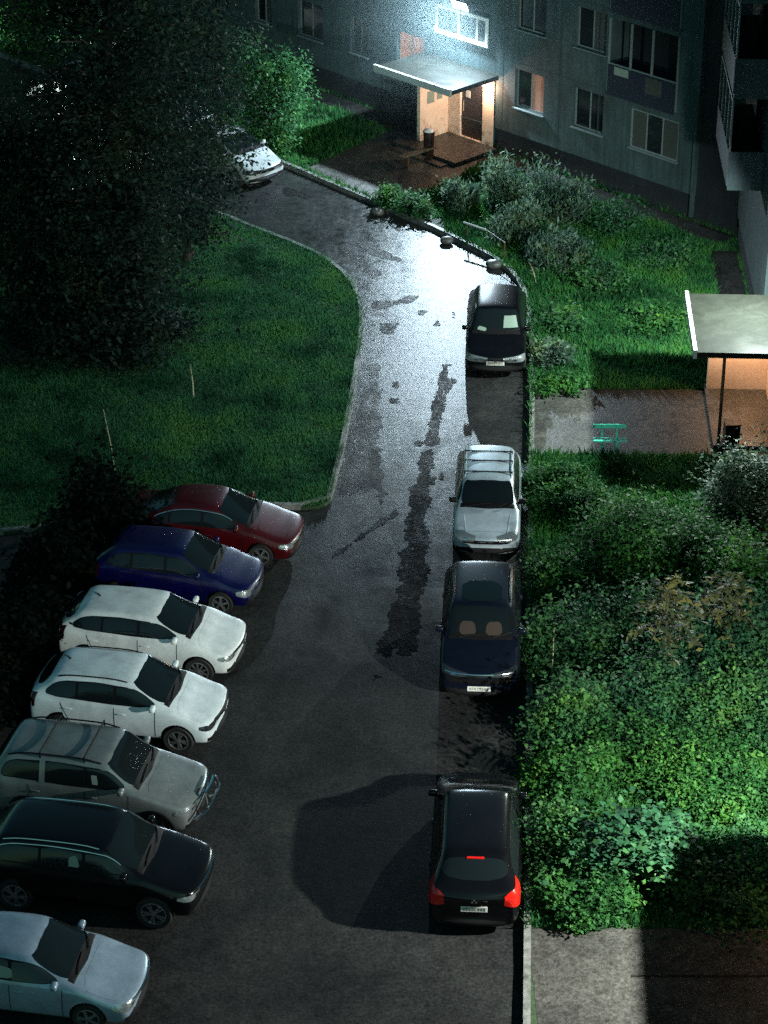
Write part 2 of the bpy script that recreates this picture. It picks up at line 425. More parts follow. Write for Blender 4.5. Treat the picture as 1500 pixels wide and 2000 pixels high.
for i in range(9):
    y = rp.uniform(560, 930); x = rp.uniform(765, 895) - (y-560)*.06; w_ = rp.uniform(4, 11); h_ = rp.uniform(8, 26)
    ragged('road_crack', [(x, y), (x-rp.uniform(-4,8), y+h_)], [(x+w_, y), (x+w_-rp.uniform(-4,8), y+h_)], M['asphalt_dark'], .008, .05, 30+i)

# paths to the entrances
kx = lambda y: G(1030,1200).x + (y - G(1030,1200).y)*.052
pathA = [V((kx(57.1)+.13,57.1,0)), V((kx(61.2)+.13,61.2,0)), WP(1.6,.0,0), WP(-2.6,0,0)]
pathA = [G(1037,893), G(1040,765), V((10.8,61.0,0)), V((10.6,57.1,0))]
sheet('path', pathA, LZ+.004, M['path'])
pathB = [V((2.9,31.5,0)), G(1030,1822), V((9.4,37.1,0)), V((9.2,31.5,0))]
sheet('path', pathB, LZ+.004, M['path'])
pathC = [G(742,398), G(600,334), G(668,310) - FD*.2, FP(-59.2,-.9,0), FP(-54.6,-.9,0), G(860,372), G(790,388)]
sheet('path', pathC, LZ+.004, M['path'])
blind = [FP(-95,-1.0,0), FP(-44.3,-1.0,0), FP(-43.9,0.0,0), FP(-95,0,0)]
sheet('pavement', blind, LZ+.008, M['asphalt_old'])
blind2 = [WP(11.5,-.9,0), WP(11.5,0,0), WP(-55,0,0), WP(-55,-.9,0)]
sheet('pavement', blind2, LZ+.012, M['asphalt_old'])

# ------------------------------------------------------------------ grass
def grass(name, poly, box, dens, m, excl=(), h=(.05,.14), wdt=.015, z=LZ):
    x0,y0,x1,y1 = box; n = int((x1-x0)*(y1-y0)*dens)
    x = RNG.uniform(x0,x1,n); y = RNG.uniform(y0,y1,n); k = inside(x, y, poly)
    for e in excl: k &= ~inside(x, y, e)
    x, y = x[k], y[k]
    # patchy height
    ph = .5+.5*np.sin(x*1.7+np.sin(y*1.3)*2)*np.sin(y*1.1+np.cos(x*.9)*2)
    n = len(x); hh = RNG.uniform(h[0],h[1],n)*(.6+.8*ph); a = RNG.uniform(0,2*np.pi,n)
    c, s = np.cos(a), np.sin(a); w = wdt*RNG.uniform(.6,1.4,n); ln = hh*RNG.uniform(.1,1.0,n); b = RNG.uniform(0,2*np.pi,n)
    v = np.zeros((n,3,3)); v[:,0] = np.c_[x-c*w, y-s*w, np.full(n,z)]; v[:,1] = np.c_[x+c*w, y+s*w, np.full(n,z)]
    v[:,2] = np.c_[x+np.cos(b)*ln, y+np.sin(b)*ln, z+hh]
    o = mesh_quads(name, v.reshape(-1,3), n, 3, m); return o
o = grass('grass', lawn_poly, (-17,52.5,0,77), 950, M['grass']); tag(o, 'dark mown grass of the lawn left of the road', 'grass', kind='stuff')
portA = [WP(-2.3,-4.2,0), WP(2.0,-4.2,0), WP(2.0,0,0), WP(-2.3,0,0)]
o = grass('grass', verge_poly, (2,37,11.8,82), 520, M['grass_yellow'], (pathA, pathB, pathC, blind, blind2), (.08,.26), .024)
tag(o, 'unmown grass between the kerb and the buildings on the right', 'grass', kind='stuff')
o = grass('grass', verge_poly, (-20,74,2,104), 260, M['grass_yellow'], (pathC, blind), (.08,.25), .028)
tag(o, 'bright grass strip along the wall of the far building', 'grass', kind='stuff')

# ------------------------------------------------------------------ plants
def stems(parent, n, r, h, name='stem', rr=.012, m=None):
    bm = bmesh.new()
    for _ in range(n):
        a = random.uniform(0, 6.28); d = random.uniform(.1, .75)*r
        e = V((math.cos(a)*d, math.sin(a)*d, h*random.uniform(.6,.95)))
        tube(bm, [(0,0,-.02), (e.x*.35,e.y*.35,e.z*.5), e], [rr*1.5, rr, rr*.5], 5)
    return from_bm(name, bm, m or M['bark'], parent)
def bush(name, label, loc, r, h, n, size, m, aspect=.55, cat='bush', group=None, k=None, droop=.1, up=.35, ry=None, spread=.26):
    t = thing(name, label, cat, (loc[0], loc[1], LZ), random.uniform(0,6.28), group)
    P = clump_points(n, r, ry or r, h*.12, h, k or max(8, int(14*r*r+8)), spread)
    leaves('foliage', P, size, m, t, aspect, droop, up)
    stems(t, 7, r, h*.8)
    return t
def tree(name, label, loc, h, crown_r, zlo, m, n, size, cat='tree', nb=60, group=None, droop=.2, trunk_r=.16):
    t = thing(name, label, cat, (loc[0], loc[1], LZ), 0, group)
    bm = bmesh.new()
    tube(bm, [(0,0,-.1), (.08,.03,h*.3), (.02,-.06,h*.6), (.1,.05,h*.95)], [trunk_r*1.2, trunk_r, trunk_r*.6, trunk_r*.15], 10)
    from_bm('trunk', bm, M['bark'], t, True)
    bm = bmesh.new(); pts = []
    for i in range(nb):
        f = (i+.5)/nb; z0 = zlo*.8 + (h*.93-zlo*.8)*f; a = i*2.399 + random.uniform(-.3,.3)
        prof = math.sin(math.pi*min(1, .18+.82*(1-f)))**.6 if f > .5 else (.55+.9*f)
        R = crown_r*max(.15, prof)*random.uniform(.55, 1.12)
        e = V((math.cos(a)*R, math.sin(a)*R, z0 + R*random.uniform(.05,.45)))
        mid = V((e.x*.5, e.y*.5, z0 + (e.z-z0)*.65))
        tube(bm, [(0,0,z0-.2), mid, e], [trunk_r*.28*(1.2-f), trunk_r*.16, .01], 5)
        for q in (.35,.55,.75,1.0):
            c = V((0,0,z0)).lerp(e, q); pts.append((c.x, c.y, c.z, (.35+.45*q)*crown_r*.23))
    from_bm('limb', bm, M['bark'], t, True)
    pts = np.array(pts); idx = RNG.integers(0, len(pts), n)
    P = pts[idx,:3] + RNG.normal(size=(n,3))*pts[idx,3:4]*np.array([1,1,.75])
    P[:,2] = np.maximum(P[:,2], zlo*.5)
    leaves('crown', P, size, m, t, .6, droop, .2)
    return t
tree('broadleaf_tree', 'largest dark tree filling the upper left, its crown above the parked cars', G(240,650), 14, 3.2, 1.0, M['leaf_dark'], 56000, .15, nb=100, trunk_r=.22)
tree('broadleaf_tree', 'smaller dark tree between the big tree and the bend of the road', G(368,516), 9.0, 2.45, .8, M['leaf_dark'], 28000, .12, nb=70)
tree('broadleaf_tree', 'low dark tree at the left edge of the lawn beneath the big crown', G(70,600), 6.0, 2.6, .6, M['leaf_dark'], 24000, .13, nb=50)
tree('willow_tree', 'floodlit leafy tree between the white car and the canopy shadow', G(535,300), 3.5, 1.35, .3, M['leaf_green'], 15000, .12, nb=60, droop=1.0, trunk_r=.08)
tree('broadleaf_tree', 'grey green tree behind the floodlit leafy one, against the wall', G(455,235), 3.3, 1.2, .6, M['leaf_birch'], 8000, .11, nb=40, trunk_r=.07)
tree('broadleaf_tree', 'bright green lit tree in the upper left corner by the path', G(55,95), 4.2, 2.0, .4, M['leaf_bright'], 16000, .16, nb=50, trunk_r=.09)
tree('broadleaf_tree', 'dim tree against the far wall left of the lit curtain window', G(330,130), 4.8, 1.7, .8, M['leaf_dark'], 9000, .14, nb=40, trunk_r=.09)

B = bush
# tall pale weeds near the first entrance
wg = 'tall pale weeds beside the entrance path'
for i, (x,y,r,h,lb) in enumerate([(985,405,.8,1.5,'pale tall weed nearest the right end of the entrance landing'),
        (1050,425,.9,1.5,'wide pale weed clump right of the tallest one by the plinth'),
        (900,415,.6,.9,'low pale weed clump in front of the black bin'),
        (1115,440,.8,1.2,'greyish weed clump below the wall window with the pale frame'),
        (1010,470,.8,1.0,'pale weed clump behind the white fence rail'),
        (1090,520,.9,.9,'grey green weed clump in the middle of the upper meadow')]):
    B('tall_weed', lb, G(x,y), r, h, 2300, .17, M['leaf_grey'], .28, 'weed', wg, droop=-.9, up=.0)
B('bush', 'small yellow green bush on the corner of path and kerb', G(762,402), .55, .55, 1400, .12, M['leaf_bright'])
B('bush', 'round bright green bush in front of the entrance shadow', G(868,400), .38, .65, 900, .12, M['leaf_bright'])
B('bush', 'dark low bush beside the kerb behind the pale stone', G(815,420), .6, .6, 1300, .12, M['leaf_green'])
for x,y,r,h,mm,lb in [(1180,560,1.0,.6,'leaf_green','low green plant clump in the shaded upper meadow'),
        (1260,640,1.0,.5,'leaf_bright','yellow green clump left of the second canopy edge'),
        (1110,640,.8,.5,'leaf_green','green clump right of the first parked car on the kerb'),
        (1075,710,.6,.6,'leaf_grey','pale plant clump between car and canopy shadow'),
        (1090,765,.7,.35,'leaf_bright','low bright clump on the upper edge of the second path'),
        (1200,450,1.0,.8,'leaf_teal','blue green clump near the dark plinth'),
        (1290,520,1.0,.6,'leaf_green','dim clump in the wall shadow of the upper meadow')]:
    B('meadow_plant', lb, G(x,y), r, h, 1500, .12, M[mm], .5, 'plant', 'plants in the upper meadow', up=.2)
hg = 'bushes along the right kerb'
for x,y,r,h,n,s,mm,lb in [
    (1085,985,.85,.75,4800,.14,'leaf_bright','bright bush right below the second path by the silver car'),
    (1150,1010,.7,.6,2500,.13,'leaf_green','small bush between the bright one and the long shadow'),
    (1460,1035,1.0,1.9,5600,.15,'leaf_grey','pale grey green bush below the orange lit entrance'),
    (1250,1120,1.4,1.45,11000,.14,'leaf_bright','large rounded bush lit on top below the canopy shadow'),
    (1345,1135,1.2,1.4,9000,.14,'leaf_bright','lit bush right of the large rounded one'),
    (1440,1180,1.3,1.5,7500,.15,'leaf_bright','blue green bush at the right edge under the pale one'),
    (1120,1150,1.0,.75,6500,.15,'leaf_bright','green bush beside the bumper of the silver car'),
    (1110,1290,.95,1.0,4800,.15,'leaf_green','dark bush beside the dark car with the chrome strip'),
    (1215,1260,1.2,1.1,5200,.15,'leaf_teal','dim blue green bush left of the tan sapling'),
    (1420,1320,1.5,1.5,8200,.15,'leaf_teal','wide dim bush right of the tan sapling'),
    (1310,1400,1.4,1.2,7500,.15,'leaf_teal','low blue green bush below the tan sapling'),
    (1450,1450,1.3,1.3,6500,.15,'leaf_green','green bush at the right edge above the bright slope'),
    (1115,1440,.85,1.1,5200,.14,'leaf_green','bush overhanging the kerb above the black hatchback'),
    (1115,1560,.85,1.0,6000,.14,'leaf_bright','bright green bush beside the nose of the black hatchback'),
    (1240,1500,1.1,.9,5200,.13,'leaf_bright','yellow green bush in the middle of the lower verge'),
    (1370,1560,1.3,1.0,8000,.13,'leaf_bright','brightest wide bush above the dark canopy shadow'),
    (1475,1600,1.1,1.0,6000,.13,'leaf_bright','bright bush at the right edge touching the canopy shadow'),
    (1095,1700,.75,1.1,4300,.14,'leaf_green','narrow bush beside the red tail light'),
    (1140,1780,.75,.7,3000,.14,'leaf_bright','low yellow green bush on the edge of the lowest path'),
    (1430,1740,1.4,1.0,3000,.14,'leaf_green','dark bush inside the lowest canopy shadow'),
    ]:
    B('bush', lb, G(x,y), r, h, int(n*2.0), s*.66, M[mm], .62, 'bush', hg)
B('bush', 'bush of large round shiny leaves above the lowest shadow', G(1235,1730), 1.05, 1.4, 5600, .13, M['leaf_teal'], .85, 'bush', hg, up=.6)
def rowan(loc, h, label):
    t = thing('sapling', label, 'sapling', (loc[0], loc[1], LZ), 0, 'tan leaved saplings in the bushes')
    bm = bmesh.new(); P = []
    tube(bm, [(0,0,0), (.03,0,h*.5), (0,.02,h*.97)], [.03,.022,.008], 6)
    for i in range(17):
        a = i*2.4; z = h*(.5+.48*(i/16)); R = .75*(1.15-.5*i/16)
        pts = [V((0,0,z))]
        for q in range(1,8):
            f = q/7; pts.append(V((math.cos(a)*R*f, math.sin(a)*R*f, z + .25*math.sin(f*2.4) - .25*f*f)))
        tube(bm, pts, .007, 4)
        for p in pts[1:]:
            for s in (-1,1):
                for _ in range(2): P.append(p + V((-math.sin(a)*s*.05, math.cos(a)*s*.05, random.uniform(-.02,.02))))
    from_bm('stem', bm, M['bark'], t)
    leaves('foliage', np.array(P), .2, M['leaf_tan'], t, .38, .5, .5)
rowan(G(1290,1375), 3.0, 'taller tan leaved sapling standing among the dim bushes')
rowan(G(1405,1320), 2.4, 'shorter tan leaved sapling near the right edge of the bushes')
for px, rr_, hh_, lb in [((205,1082),1.15,2.1,'black shrub added to darken the tails of the red and blue cars'),((105,1165),1.0,1.5,'black shrub behind the tail of the plain white hatchback'),  # first shrub made tall and near black to deepen the dark there
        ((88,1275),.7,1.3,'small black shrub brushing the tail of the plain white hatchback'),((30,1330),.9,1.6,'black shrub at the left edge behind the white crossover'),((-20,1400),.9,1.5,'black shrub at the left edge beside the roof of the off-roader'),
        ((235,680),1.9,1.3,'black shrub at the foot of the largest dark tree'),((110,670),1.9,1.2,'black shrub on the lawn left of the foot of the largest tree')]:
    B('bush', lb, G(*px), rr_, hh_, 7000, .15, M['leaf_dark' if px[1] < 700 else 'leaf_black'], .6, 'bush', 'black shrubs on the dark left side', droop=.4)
# stalks
def stalk(px0, px1, label, h=1.0, r=.014):
    a = G(*px0, LZ); b = G(*px1, h)
    t = thing('dry_stalk', label, 'weed', a, 0)
    bm = bmesh.new(); d = b - a
    tube(bm, [(0,0,0), d*.5 + V((.02,0,.02)), d], [r, r*.8, r*.5], 5)
    from_bm('stem', bm, M['stalk'], t)
    P = np.array([d*random.uniform(.5,1) + V((random.gauss(0,.015),)*3) for _ in range(60)]); leaves('seed_head', P, .07, M['leaf_tan'], t, .3)
stalk((228,940), (202,800), 'tall pale dry stalk leaning left near the bottom of the left lawn', 1.5)
stalk((378,778), (372,715), 'short thick pale stalk in the middle of the left lawn', .9, .022)
stalk((1048,556), (1036,516), 'pale bent stalk above the roof of the first parked car', .6, .02)
stalk((1075,1335), (1082,1230), 'thin pale stalk beside the dark parked car', 1.0)
stalk((1060,1690), (1066,1600), 'pale stalk at the kerb beside the black hatchback', .9)
# boulders
def boulder(px, r, label):
    p = G(*px, LZ); bm = bmesh.new(); bmesh.ops.create_icosphere(bm, subdivisions=3, radius=r)
    rg = random.Random(px[0])
    k = [V((rg.gauss(0,1),rg.gauss(0,1),rg.gauss(0,1))).normalized() for _ in range(9)]
    for v in bm.verts:
        n = v.co.normalized(); s = 1
        for q in k: s -= .28*max(0, n.dot(q)-.72)
        v.co = V((v.co.x*1.15, v.co.y*.9, v.co.z*.7))*s
    o = from_bm('boulder', bm, M['stone'], None, True, 30); o.location = p + V((0,0,r*.05))
    tag(o, label, 'stone', 'stones along the bend kerb')
boulder((737,414), .22, 'pale stone on the kerb at the path corner'); boulder((873,470), .2, 'grey stone on the kerb at the middle of the bend'); boulder((965,516), .24, 'dark stone on the kerb above the first parked car')
# low fence
def low_fence():
    pts = [(838,424),(912,470),(985,508)]
    t = thing('low_fence', 'low bent metal fence with one white rail beside the road bend', 'fence', G(*pts[1], LZ))
    o = t.location
    def pst(p, h):
        bm = bmesh.new(); a = G(*p, LZ) - o; tube(bm, [a, a+V((0,0,h))], .025, 6); from_bm('post', bm, M['rust'], t)
    for p in pts: pst(p, .62)
    pst((768,404), .7)
    bm = bmesh.new(); a = G(*pts[1], LZ) - o + V((-.12,.05,.62)); b = a + V((.72,-.62,-.02))
    tube(bm, [a, b], .035, 8); from_bm('rail', bm, M['white_metal'], t)
    bm = bmesh.new(); c = G(*pts[2], LZ) - o + V((0,0,.6)); tube(bm, [b, c], .016, 6); from_bm('rail', bm, M['rust'], t)
low_fence()

# ------------------------------------------------------------------ cars
WHEEL_CACHE = {}
def wheel_meshes(r, w, style):
    key = (round(r,3), style)
    if key in WHEEL_CACHE: return WHEEL_CACHE[key]
    rr = r*.68
    bm = bmesh.new()
    lathe(bm, [(rr,-w/2+.01),(r*.93,-w/2),(r*.985,-w/2+.03),(r,-w*.2),(r,w*.2),(r*.985,w/2-.03),(r*.93,w/2),(rr,w/2-.01),(rr,-w/2+.01)], 36, 'Y')
    bmesh.ops.recalc_face_normals(bm, faces=bm.faces[:]); ty = bpy.data.meshes.new('tyre'); bm.to_mesh(ty); bm.free()
    bm = bmesh.new()
    lathe(bm, [(rr*.99,-w/2+.02),(rr*1.01,-w/2+.005),(rr*.93,-w/2+.0),(rr*.90,-w/2+.03),(rr*.88,w*.2),(rr*.99,w*.2)], 36, 'Y')
    n = {'five': 5, 'double': 5, 'many': 9, 'cover': 7}[style]
    for i in range(n):
        a0 = 2*math.pi*i/n
        offs = (-.17,.17) if style == 'double' else (0,)
        for of in offs:
            hw = rr*(.12 if style == 'five' else .07 if style != 'cover' else .15)
            mt = Matrix.Rotation(a0+of, 4, 'Y')
            vs = []
            for (x, z, y) in ((.1, -.9, -.02), (.93, -1.25, 0), (.93, 1.25, 0), (.1, .9, -.02)):
                vs.append((x*rr, z*hw, y))
            top = [bm.verts.new(mt @ V((x, -w/2+.012+y, z))) for x, z, y in vs]
            bot = [bm.verts.new(mt @ V((x, -w/2+.05+y, z))) for x, z, y in vs]
            bm.faces.new(top); bm.faces.new(bot[::-1])
            for k in range(4): bm.faces.new((top[k], top[(k+1)%4], bot[(k+1)%4], bot[k]))
    lathe(bm, [(.001,-w/2-.012),(rr*.2,-w/2-.008),(rr*.24,-w/2+.05)], 16, 'Y')
    bmesh.ops.recalc_face_normals(bm, faces=bm.faces[:]); ri = bpy.data.meshes.new('rim'); bm.to_mesh(ri); bm.free()
    bm = bmesh.new(); lathe(bm, [(.001,-w/2+.07),(rr*.93,-w/2+.07)], 24, 'Y'); di = bpy.data.meshes.new('brake'); bm.to_mesh(di); bm.free()
    for me, m in ((ty, M['tyre']), (ri, M['rim']), (di, M['well'])):
        me.materials.append(m); me.polygons.foreach_set('use_smooth', [True]*len(me.polygons)); me.set_sharp_from_angle(angle=rad(35))
    WHEEL_CACHE[key] = (ty, ri, di); return ty, ri, di

def chaikin(P, n=2):
    for _ in range(n):
        Q = []
        for i in range(len(P)):
            a, b = P[i], P[(i+1)%len(P)]
            Q += [(a[0]*.8+b[0]*.2, a[1]*.8+b[1]*.2), (a[0]*.2+b[0]*.8, a[1]*.2+b[1]*.8)]
        P = Q
    return P
class Car:
    def __init__(s, name, label, P, loc, rz, group, cat='car'):
        s.P = P; s.root = thing(name, label, cat, loc, rz, group)
        s.build_body()
    def sec(s, x, wf, gh, zb, belt, top, gw, rnd=0.0):
        w = s.P['W']/2*wf
        zm = .35*belt + .65*zb + .08
        if gh:
            pts = [(0,zb),(w*.80,zb),(w*.965,zb+.10),(w*1.0,zm+.08),(w*.995,belt-.10),(w*.955,belt),(gw,top-.085),(gw*.84,top-.018),(0,top+.012)]
        else:
            pts = [(0,zb),(w*.80,zb),(w*.965,zb+.10),(w*1.0,zm+.08),(w*.985,belt-.10),(w*.93,top-.045),(w*.80,top-.008),(w*.45,top+.008),(0,top+.014)]
        return [(x + rnd*(y/(s.P['W']/2))**2, y, z) for y, z in pts]
    def build_body(s):
        P = s.P; L_, H, hf, hc, belt = P['L'], P['H'], P['hf'], P['hc'], P['belt']
        gc = P['gc']; gw = P['W']/2*P.get('gw', .74); xc, xw, xr = P['xc'], P['xw'], P['xr']; xb, zt = P['xb'], P['zt']
        zr = P.get('zr', H-.05); beltr = P.get('beltr', belt+.03)
        S = s.sec; st = []
        st.append(S(.0, .80, 0, gc+.16, hf-.26, hf-.16, gw, .20))
        st.append(S(.04, .90, 0, gc+.05, hf-.16, hf-.06, gw, .17))
        st.append(S(.20, .97, 0, gc, hf-.06, hf, gw, .09))
        st.append(S(.55, 1., 0, gc, hf, hf+.05, gw, 0))
        xm = (xc+.55)/2
        st.append(S(xm, 1., 0, gc, (hf+hc)/2-.02, (hf+hc)/2+.045, gw))
        st.append(S(xc-.06, 1., 0, gc, belt-.02, hc+.0, gw))
        a = S(xc+.06, 1., 0, gc, belt, hc+.035, gw); b = S(xw, 1., 1, gc, belt, H-.045, gw)
        st.append(a)
        mid = [tuple(p*.5+q*.5 for p, q in zip(u, v)) for u, v in zip(a, b)]
        mid[8] = (mid[8][0], 0, mid[8][2]+.02); mid[7] = (mid[7][0], mid[7][1], mid[7][2]+.012)
        mid[5] = (mid[5][0], P['W']/2*.95, belt)
        st.append(mid); st.append(b)
        st.append(S(xw+.18, 1., 1, gc, belt+.005, H-.005, gw))
        st.append(S((xw+xr)/2, 1., 1, gc, (belt+beltr)/2, H, gw))
        st.append(S(xr-.15, 1., 1, gc, beltr-.01, zr+.02, gw*.98))
        st.append(S(xr, 1., 1, gc, beltr, zr-.01, gw*.96))
        c = S(xr, 1., 1, gc, beltr, zr-.01, gw*.96); d = S(xb, .985, 0, gc, beltr-.02, zt+.02, gw)
        m2 = [tuple(p*.5+q*.5 for p, q in zip(u, v)) for u, v in zip(c, d)]
        m2[8] = (m2[8][0], 0, m2[8][2]+.02)
        st.append(m2); st.append(d)
        if L_ - xb > .45:
            st.append(S((xb+L_)/2, .98, 0, gc, zt-.04, zt+.01, gw))
            st.append(S(L_-.18, .95, 0, gc+.02, zt-.07, zt-.0, gw, -.08))
        else:
            st.append(S(L_-.10, .955, 0, gc+.03, zt-.12, zt-.05, gw, -.08))
        st.append(S(L_-.02, .90, 0, gc+.07, zt-.22, zt-.14, gw, -.13))
        st.append(S(L_, .80, 0, gc+.20, zt-.30, zt-.22, gw, -.16))
        bm = bmesh.new(); rows = []
        for sec in st:
            R = []
            for (x, y, z) in sec: R.append(bm.verts.new((L_/2 - x, y, z)))
            Lf = [bm.verts.new((L_/2 - x, -y, z)) for (x, y, z) in sec[1:-1]]
            rows.append(R + Lf[::-1])      # loop: 0..8 then 7'..1'
        n = len(rows[0])
        for a, b in zip(rows, rows[1:]):
            for k in range(n): bm.faces.new((a[k], a[(k+1)%n], b[(k+1)%n], b[k]))
        for r in (rows[0], rows[-1]):
            for k in range(1, 7):
                bm.faces.new((r[k], r[k+1], r[n-k-1], r[n-k]))
            bm.faces.new((r[0], r[1], r[n-1])); bm.faces.new((r[7], r[8], r[9]))
        bmesh.ops.recalc_face_normals(bm, faces=bm.faces[:])
        me = bpy.data.meshes.new('tmp'); bm.to_mesh(me); bm.free()
        o = bpy.data.objects.new('tmp', me); C.objects.link(o)
        sm = o.modifiers.new('s', 'SUBSURF'); sm.levels = 3; sm.render_levels = 3
        # smooth shape only, for projecting trim
        dg = bpy.context.evaluated_depsgraph_get(); ev = o.evaluated_get(dg)
        m0 = ev.to_mesh(); s.bvh = BVHTree.FromPolygons([v.co.copy() for v in m0.vertices], [p.vertices[:] for p in m0.polygons]); ev.to_mesh_clear()
        # wheel wells
        r = P['wr']; xf, xrr = L_/2-P['fa'], L_/2-P['fa']-P['wb']; s.ax = (xf, xrr); hw = P['W']/2
        bm = bmesh.new()
        for x in s.ax:
            for sg in (-1, 1):
                q = 28; ra = r*1.13
                ring = [(x+ra*math.cos(6.2832*k/q), max(gc-.4, r+.02+ra*math.sin(6.2832*k/q)*1.0)) for k in range(q)]
                A = [bm.verts.new((u, sg*(hw-.34), z)) for u, z in ring]; B_ = [bm.verts.new((u, sg*(hw+.2), z)) for u, z in ring]
                for k in range(q): bm.faces.new((A[k], A[(k+1)%q], B_[(k+1)%q], B_[k]))
                bm.faces.new(A); bm.faces.new(B_[::-1])
        bmesh.ops.recalc_face_normals(bm, faces=bm.faces[:])
        cm = bpy.data.meshes.new('cut'); bm.to_mesh(cm); bm.free(); co = bpy.data.objects.new('cut', cm); C.objects.link(co)
        bo = o.modifiers.new('b', 'BOOLEAN'); bo.operation = 'DIFFERENCE'; bo.solver = 'EXACT'; bo.object = co
        dg.update(); dg = bpy.context.evaluated_depsgraph_get()
        body = bpy.data.meshes.new_from_object(o.evaluated_get(dg))
        bpy.data.objects.remove(o); bpy.data.objects.remove(co)
        body.materials.clear(); body.name = 'body'
        s.body = link('body', body, [P['paint'], M['well']], s.root)
        for p in body.polygons:
            p.use_smooth = True; p.material_index = 0
            c = p.center
            for x in s.ax:
                d = math.hypot(c.x-x, c.z-(r+.02))
                if d < r*1.13+.004 and abs(c.y) < hw-.012 and abs(c.y) > hw-.36 and (d < r*1.10 or abs(V((p.normal.x,0,p.normal.z)).dot(V((c.x-x,0,c.z-r)).normalized())) > .7) and c.z < r*2.3:
                    if abs(p.normal.y) < .35 or abs(abs(c.y)-(hw-.34)) < .02: p.material_index = 1
        body.set_sharp_from_angle(angle=rad(38))
        # wheels
        st_ = P.get('wheel', 'five'); ty, ri, di = wheel_meshes(r, .21, st_)
        for x in s.ax:
            for sg in (-1, 1):
                w = bpy.data.objects.new('wheel', ty); C.objects.link(w); w.parent = s.root
                w.location = (x, sg*(hw-.115), r-.005); w.rotation_euler = (0, random.uniform(0,1), 0 if sg < 0 else math.pi)
                for nm, me in (('rim', ri), ('brake_disc', di)):
                    c2 = bpy.data.objects.new(nm, me); C.objects.link(c2); c2.parent = w
    # ---- projected parts
    def project(s, name, poly, kind, m, off=.004, nx=26, nz=12, parent=None, ang=0.0, clip=None, round_=2, thick=False):
        """poly in (a, z): a = distance behind nose for 'L'/'R' sides, lateral y for 'F'/'B'/'T' """
        if round_: poly = chaikin(poly, round_)
        L_ = s.P['L']
        b0, b1 = min(p[1] for p in poly), max(p[1] for p in poly)
        bm = bmesh.new(); rows = []
        for j in range(nz+1):
            z = b0 + (b1-b0)*(.002 + .996*j/nz); xs = []
            for i in range(len(poly)):
                p, q = poly[i], poly[(i+1)%len(poly)]
                if (p[1] <= z) != (q[1] <= z): xs.append(p[0] + (q[0]-p[0])*(z-p[1])/(q[1]-p[1]))
            if len(xs) < 2: continue
            lo, hi = min(xs), max(xs)
            if clip: lo, hi = max(lo, clip[0]), min(hi, clip[1])
            if hi - lo < .004: continue
            row = []
            for i in range(nx+1):
                a = lo + (hi-lo)*i/nx
                if kind in 'LR':
                    sg = 1 if kind == 'L' else -1
                    o = V((L_/2 - a, sg*3, z)); d = V((0,-sg,0))
                elif kind in 'FB':
                    sg = 1 if kind == 'F' else -1
                    d = V((-sg*math.cos(ang), 0, -math.sin(ang)))
                    o = V((sg*L_*.5, a, z)) - d*4 if ang == 0 else V((sg*s.P.get('refx',0), a, z)) - d*5
                elif kind in 'CDEF2GH' or isinstance(kind, tuple):
                    pass
                elif kind == 'T':
                    o = V((L_/2 - z, a, 4)); d = V((0,0,-1))
                hit = s.bvh.ray_cast(o, d)
                if hit[0] is None:
                    hit = s.bvh.find_nearest(o + d*(4 if kind in 'FB' else 2.2))
                nrm = hit[1]
                if nrm.dot(d) > 0: nrm = -nrm
                row.append(bm.verts.new(hit[0] + nrm*off))
            rows.append(row)
        for r0, r1 in zip(rows, rows[1:]):
            for i in range(nx): bm.faces.new((r0[i], r0[i+1], r1[i+1], r1[i]))
        # outward normals
        bmesh.ops.recalc_face_normals(bm, faces=bm.faces[:]); bm.faces.ensure_lookup_table()
        if bm.faces:
            f = bm.faces[len(bm.faces)//2]
            if kind in 'LR': ref = V((0, 1 if kind == 'L' else -1, 0))
            elif kind in 'FB': ref = V((1 if kind == 'F' else -1, 0, .3))
            else: ref = V((0,0,1))
            if f.normal.dot(ref) < 0:
                for f in bm.faces: f.normal_flip()
        me = bpy.data.meshes.new(name); bm.to_mesh(me); bm.free()
        me.polygons.foreach_set('use_smooth', [True]*len(me.polygons))
        return link(name, me, m, parent or s.root)
    def corner(s, name, polyfn, m, off=.006, n=14, parent=None, sg=1, end='F', nz=5):
        """patch wrapped around a front or rear corner: polyfn(f)->(zlo,zhi), f 0..1 runs from the end face to the flank"""
        L_, W = s.P['L'], s.P['W']; es = 1 if end == 'F' else -1
        f0, f1 = polyfn.__defaults__[0] if polyfn.__defaults__ else (0, 1)
        bm = bmesh.new(); rows = []
        ctr = V((es*(L_/2-.75), sg*(W/2-.75), 0))
        for i in range(n+1):
            f = i/n; th = rad(f0 + (f1-f0)*f); zl, zh = polyfn(f)
            dr = V((es*math.cos(th), sg*math.sin(th), 0)); col = []
            for j in range(nz+1):
                z = zl + (zh-zl)*j/nz
                h = s.bvh.ray_cast(ctr + V((0,0,z)) + dr*3, -dr)
                if h[0] is None: h = s.bvh.find_nearest(ctr + V((0,0,z)) + dr)
                nn = h[1] if h[1].dot(dr) > 0 else -h[1]
                col.append(bm.verts.new(h[0] + nn*off))
            rows.append(col)
        for a, b in zip(rows, rows[1:]):
            for j in range(nz): bm.faces.new((a[j], a[j+1], b[j+1], b[j]))
        bmesh.ops.recalc_face_normals(bm, faces=bm.faces[:]); bm.faces.ensure_lookup_table()
        if bm.faces[0].normal.dot(V((es, sg, 0))) < 0:
            for f in bm.faces: f.normal_flip()
        me = bpy.data.meshes.new(name); bm.to_mesh(me); bm.free(); me.polygons.foreach_set('use_smooth', [True]*len(me.polygons))
        return link(name, me, m, parent or s.root)
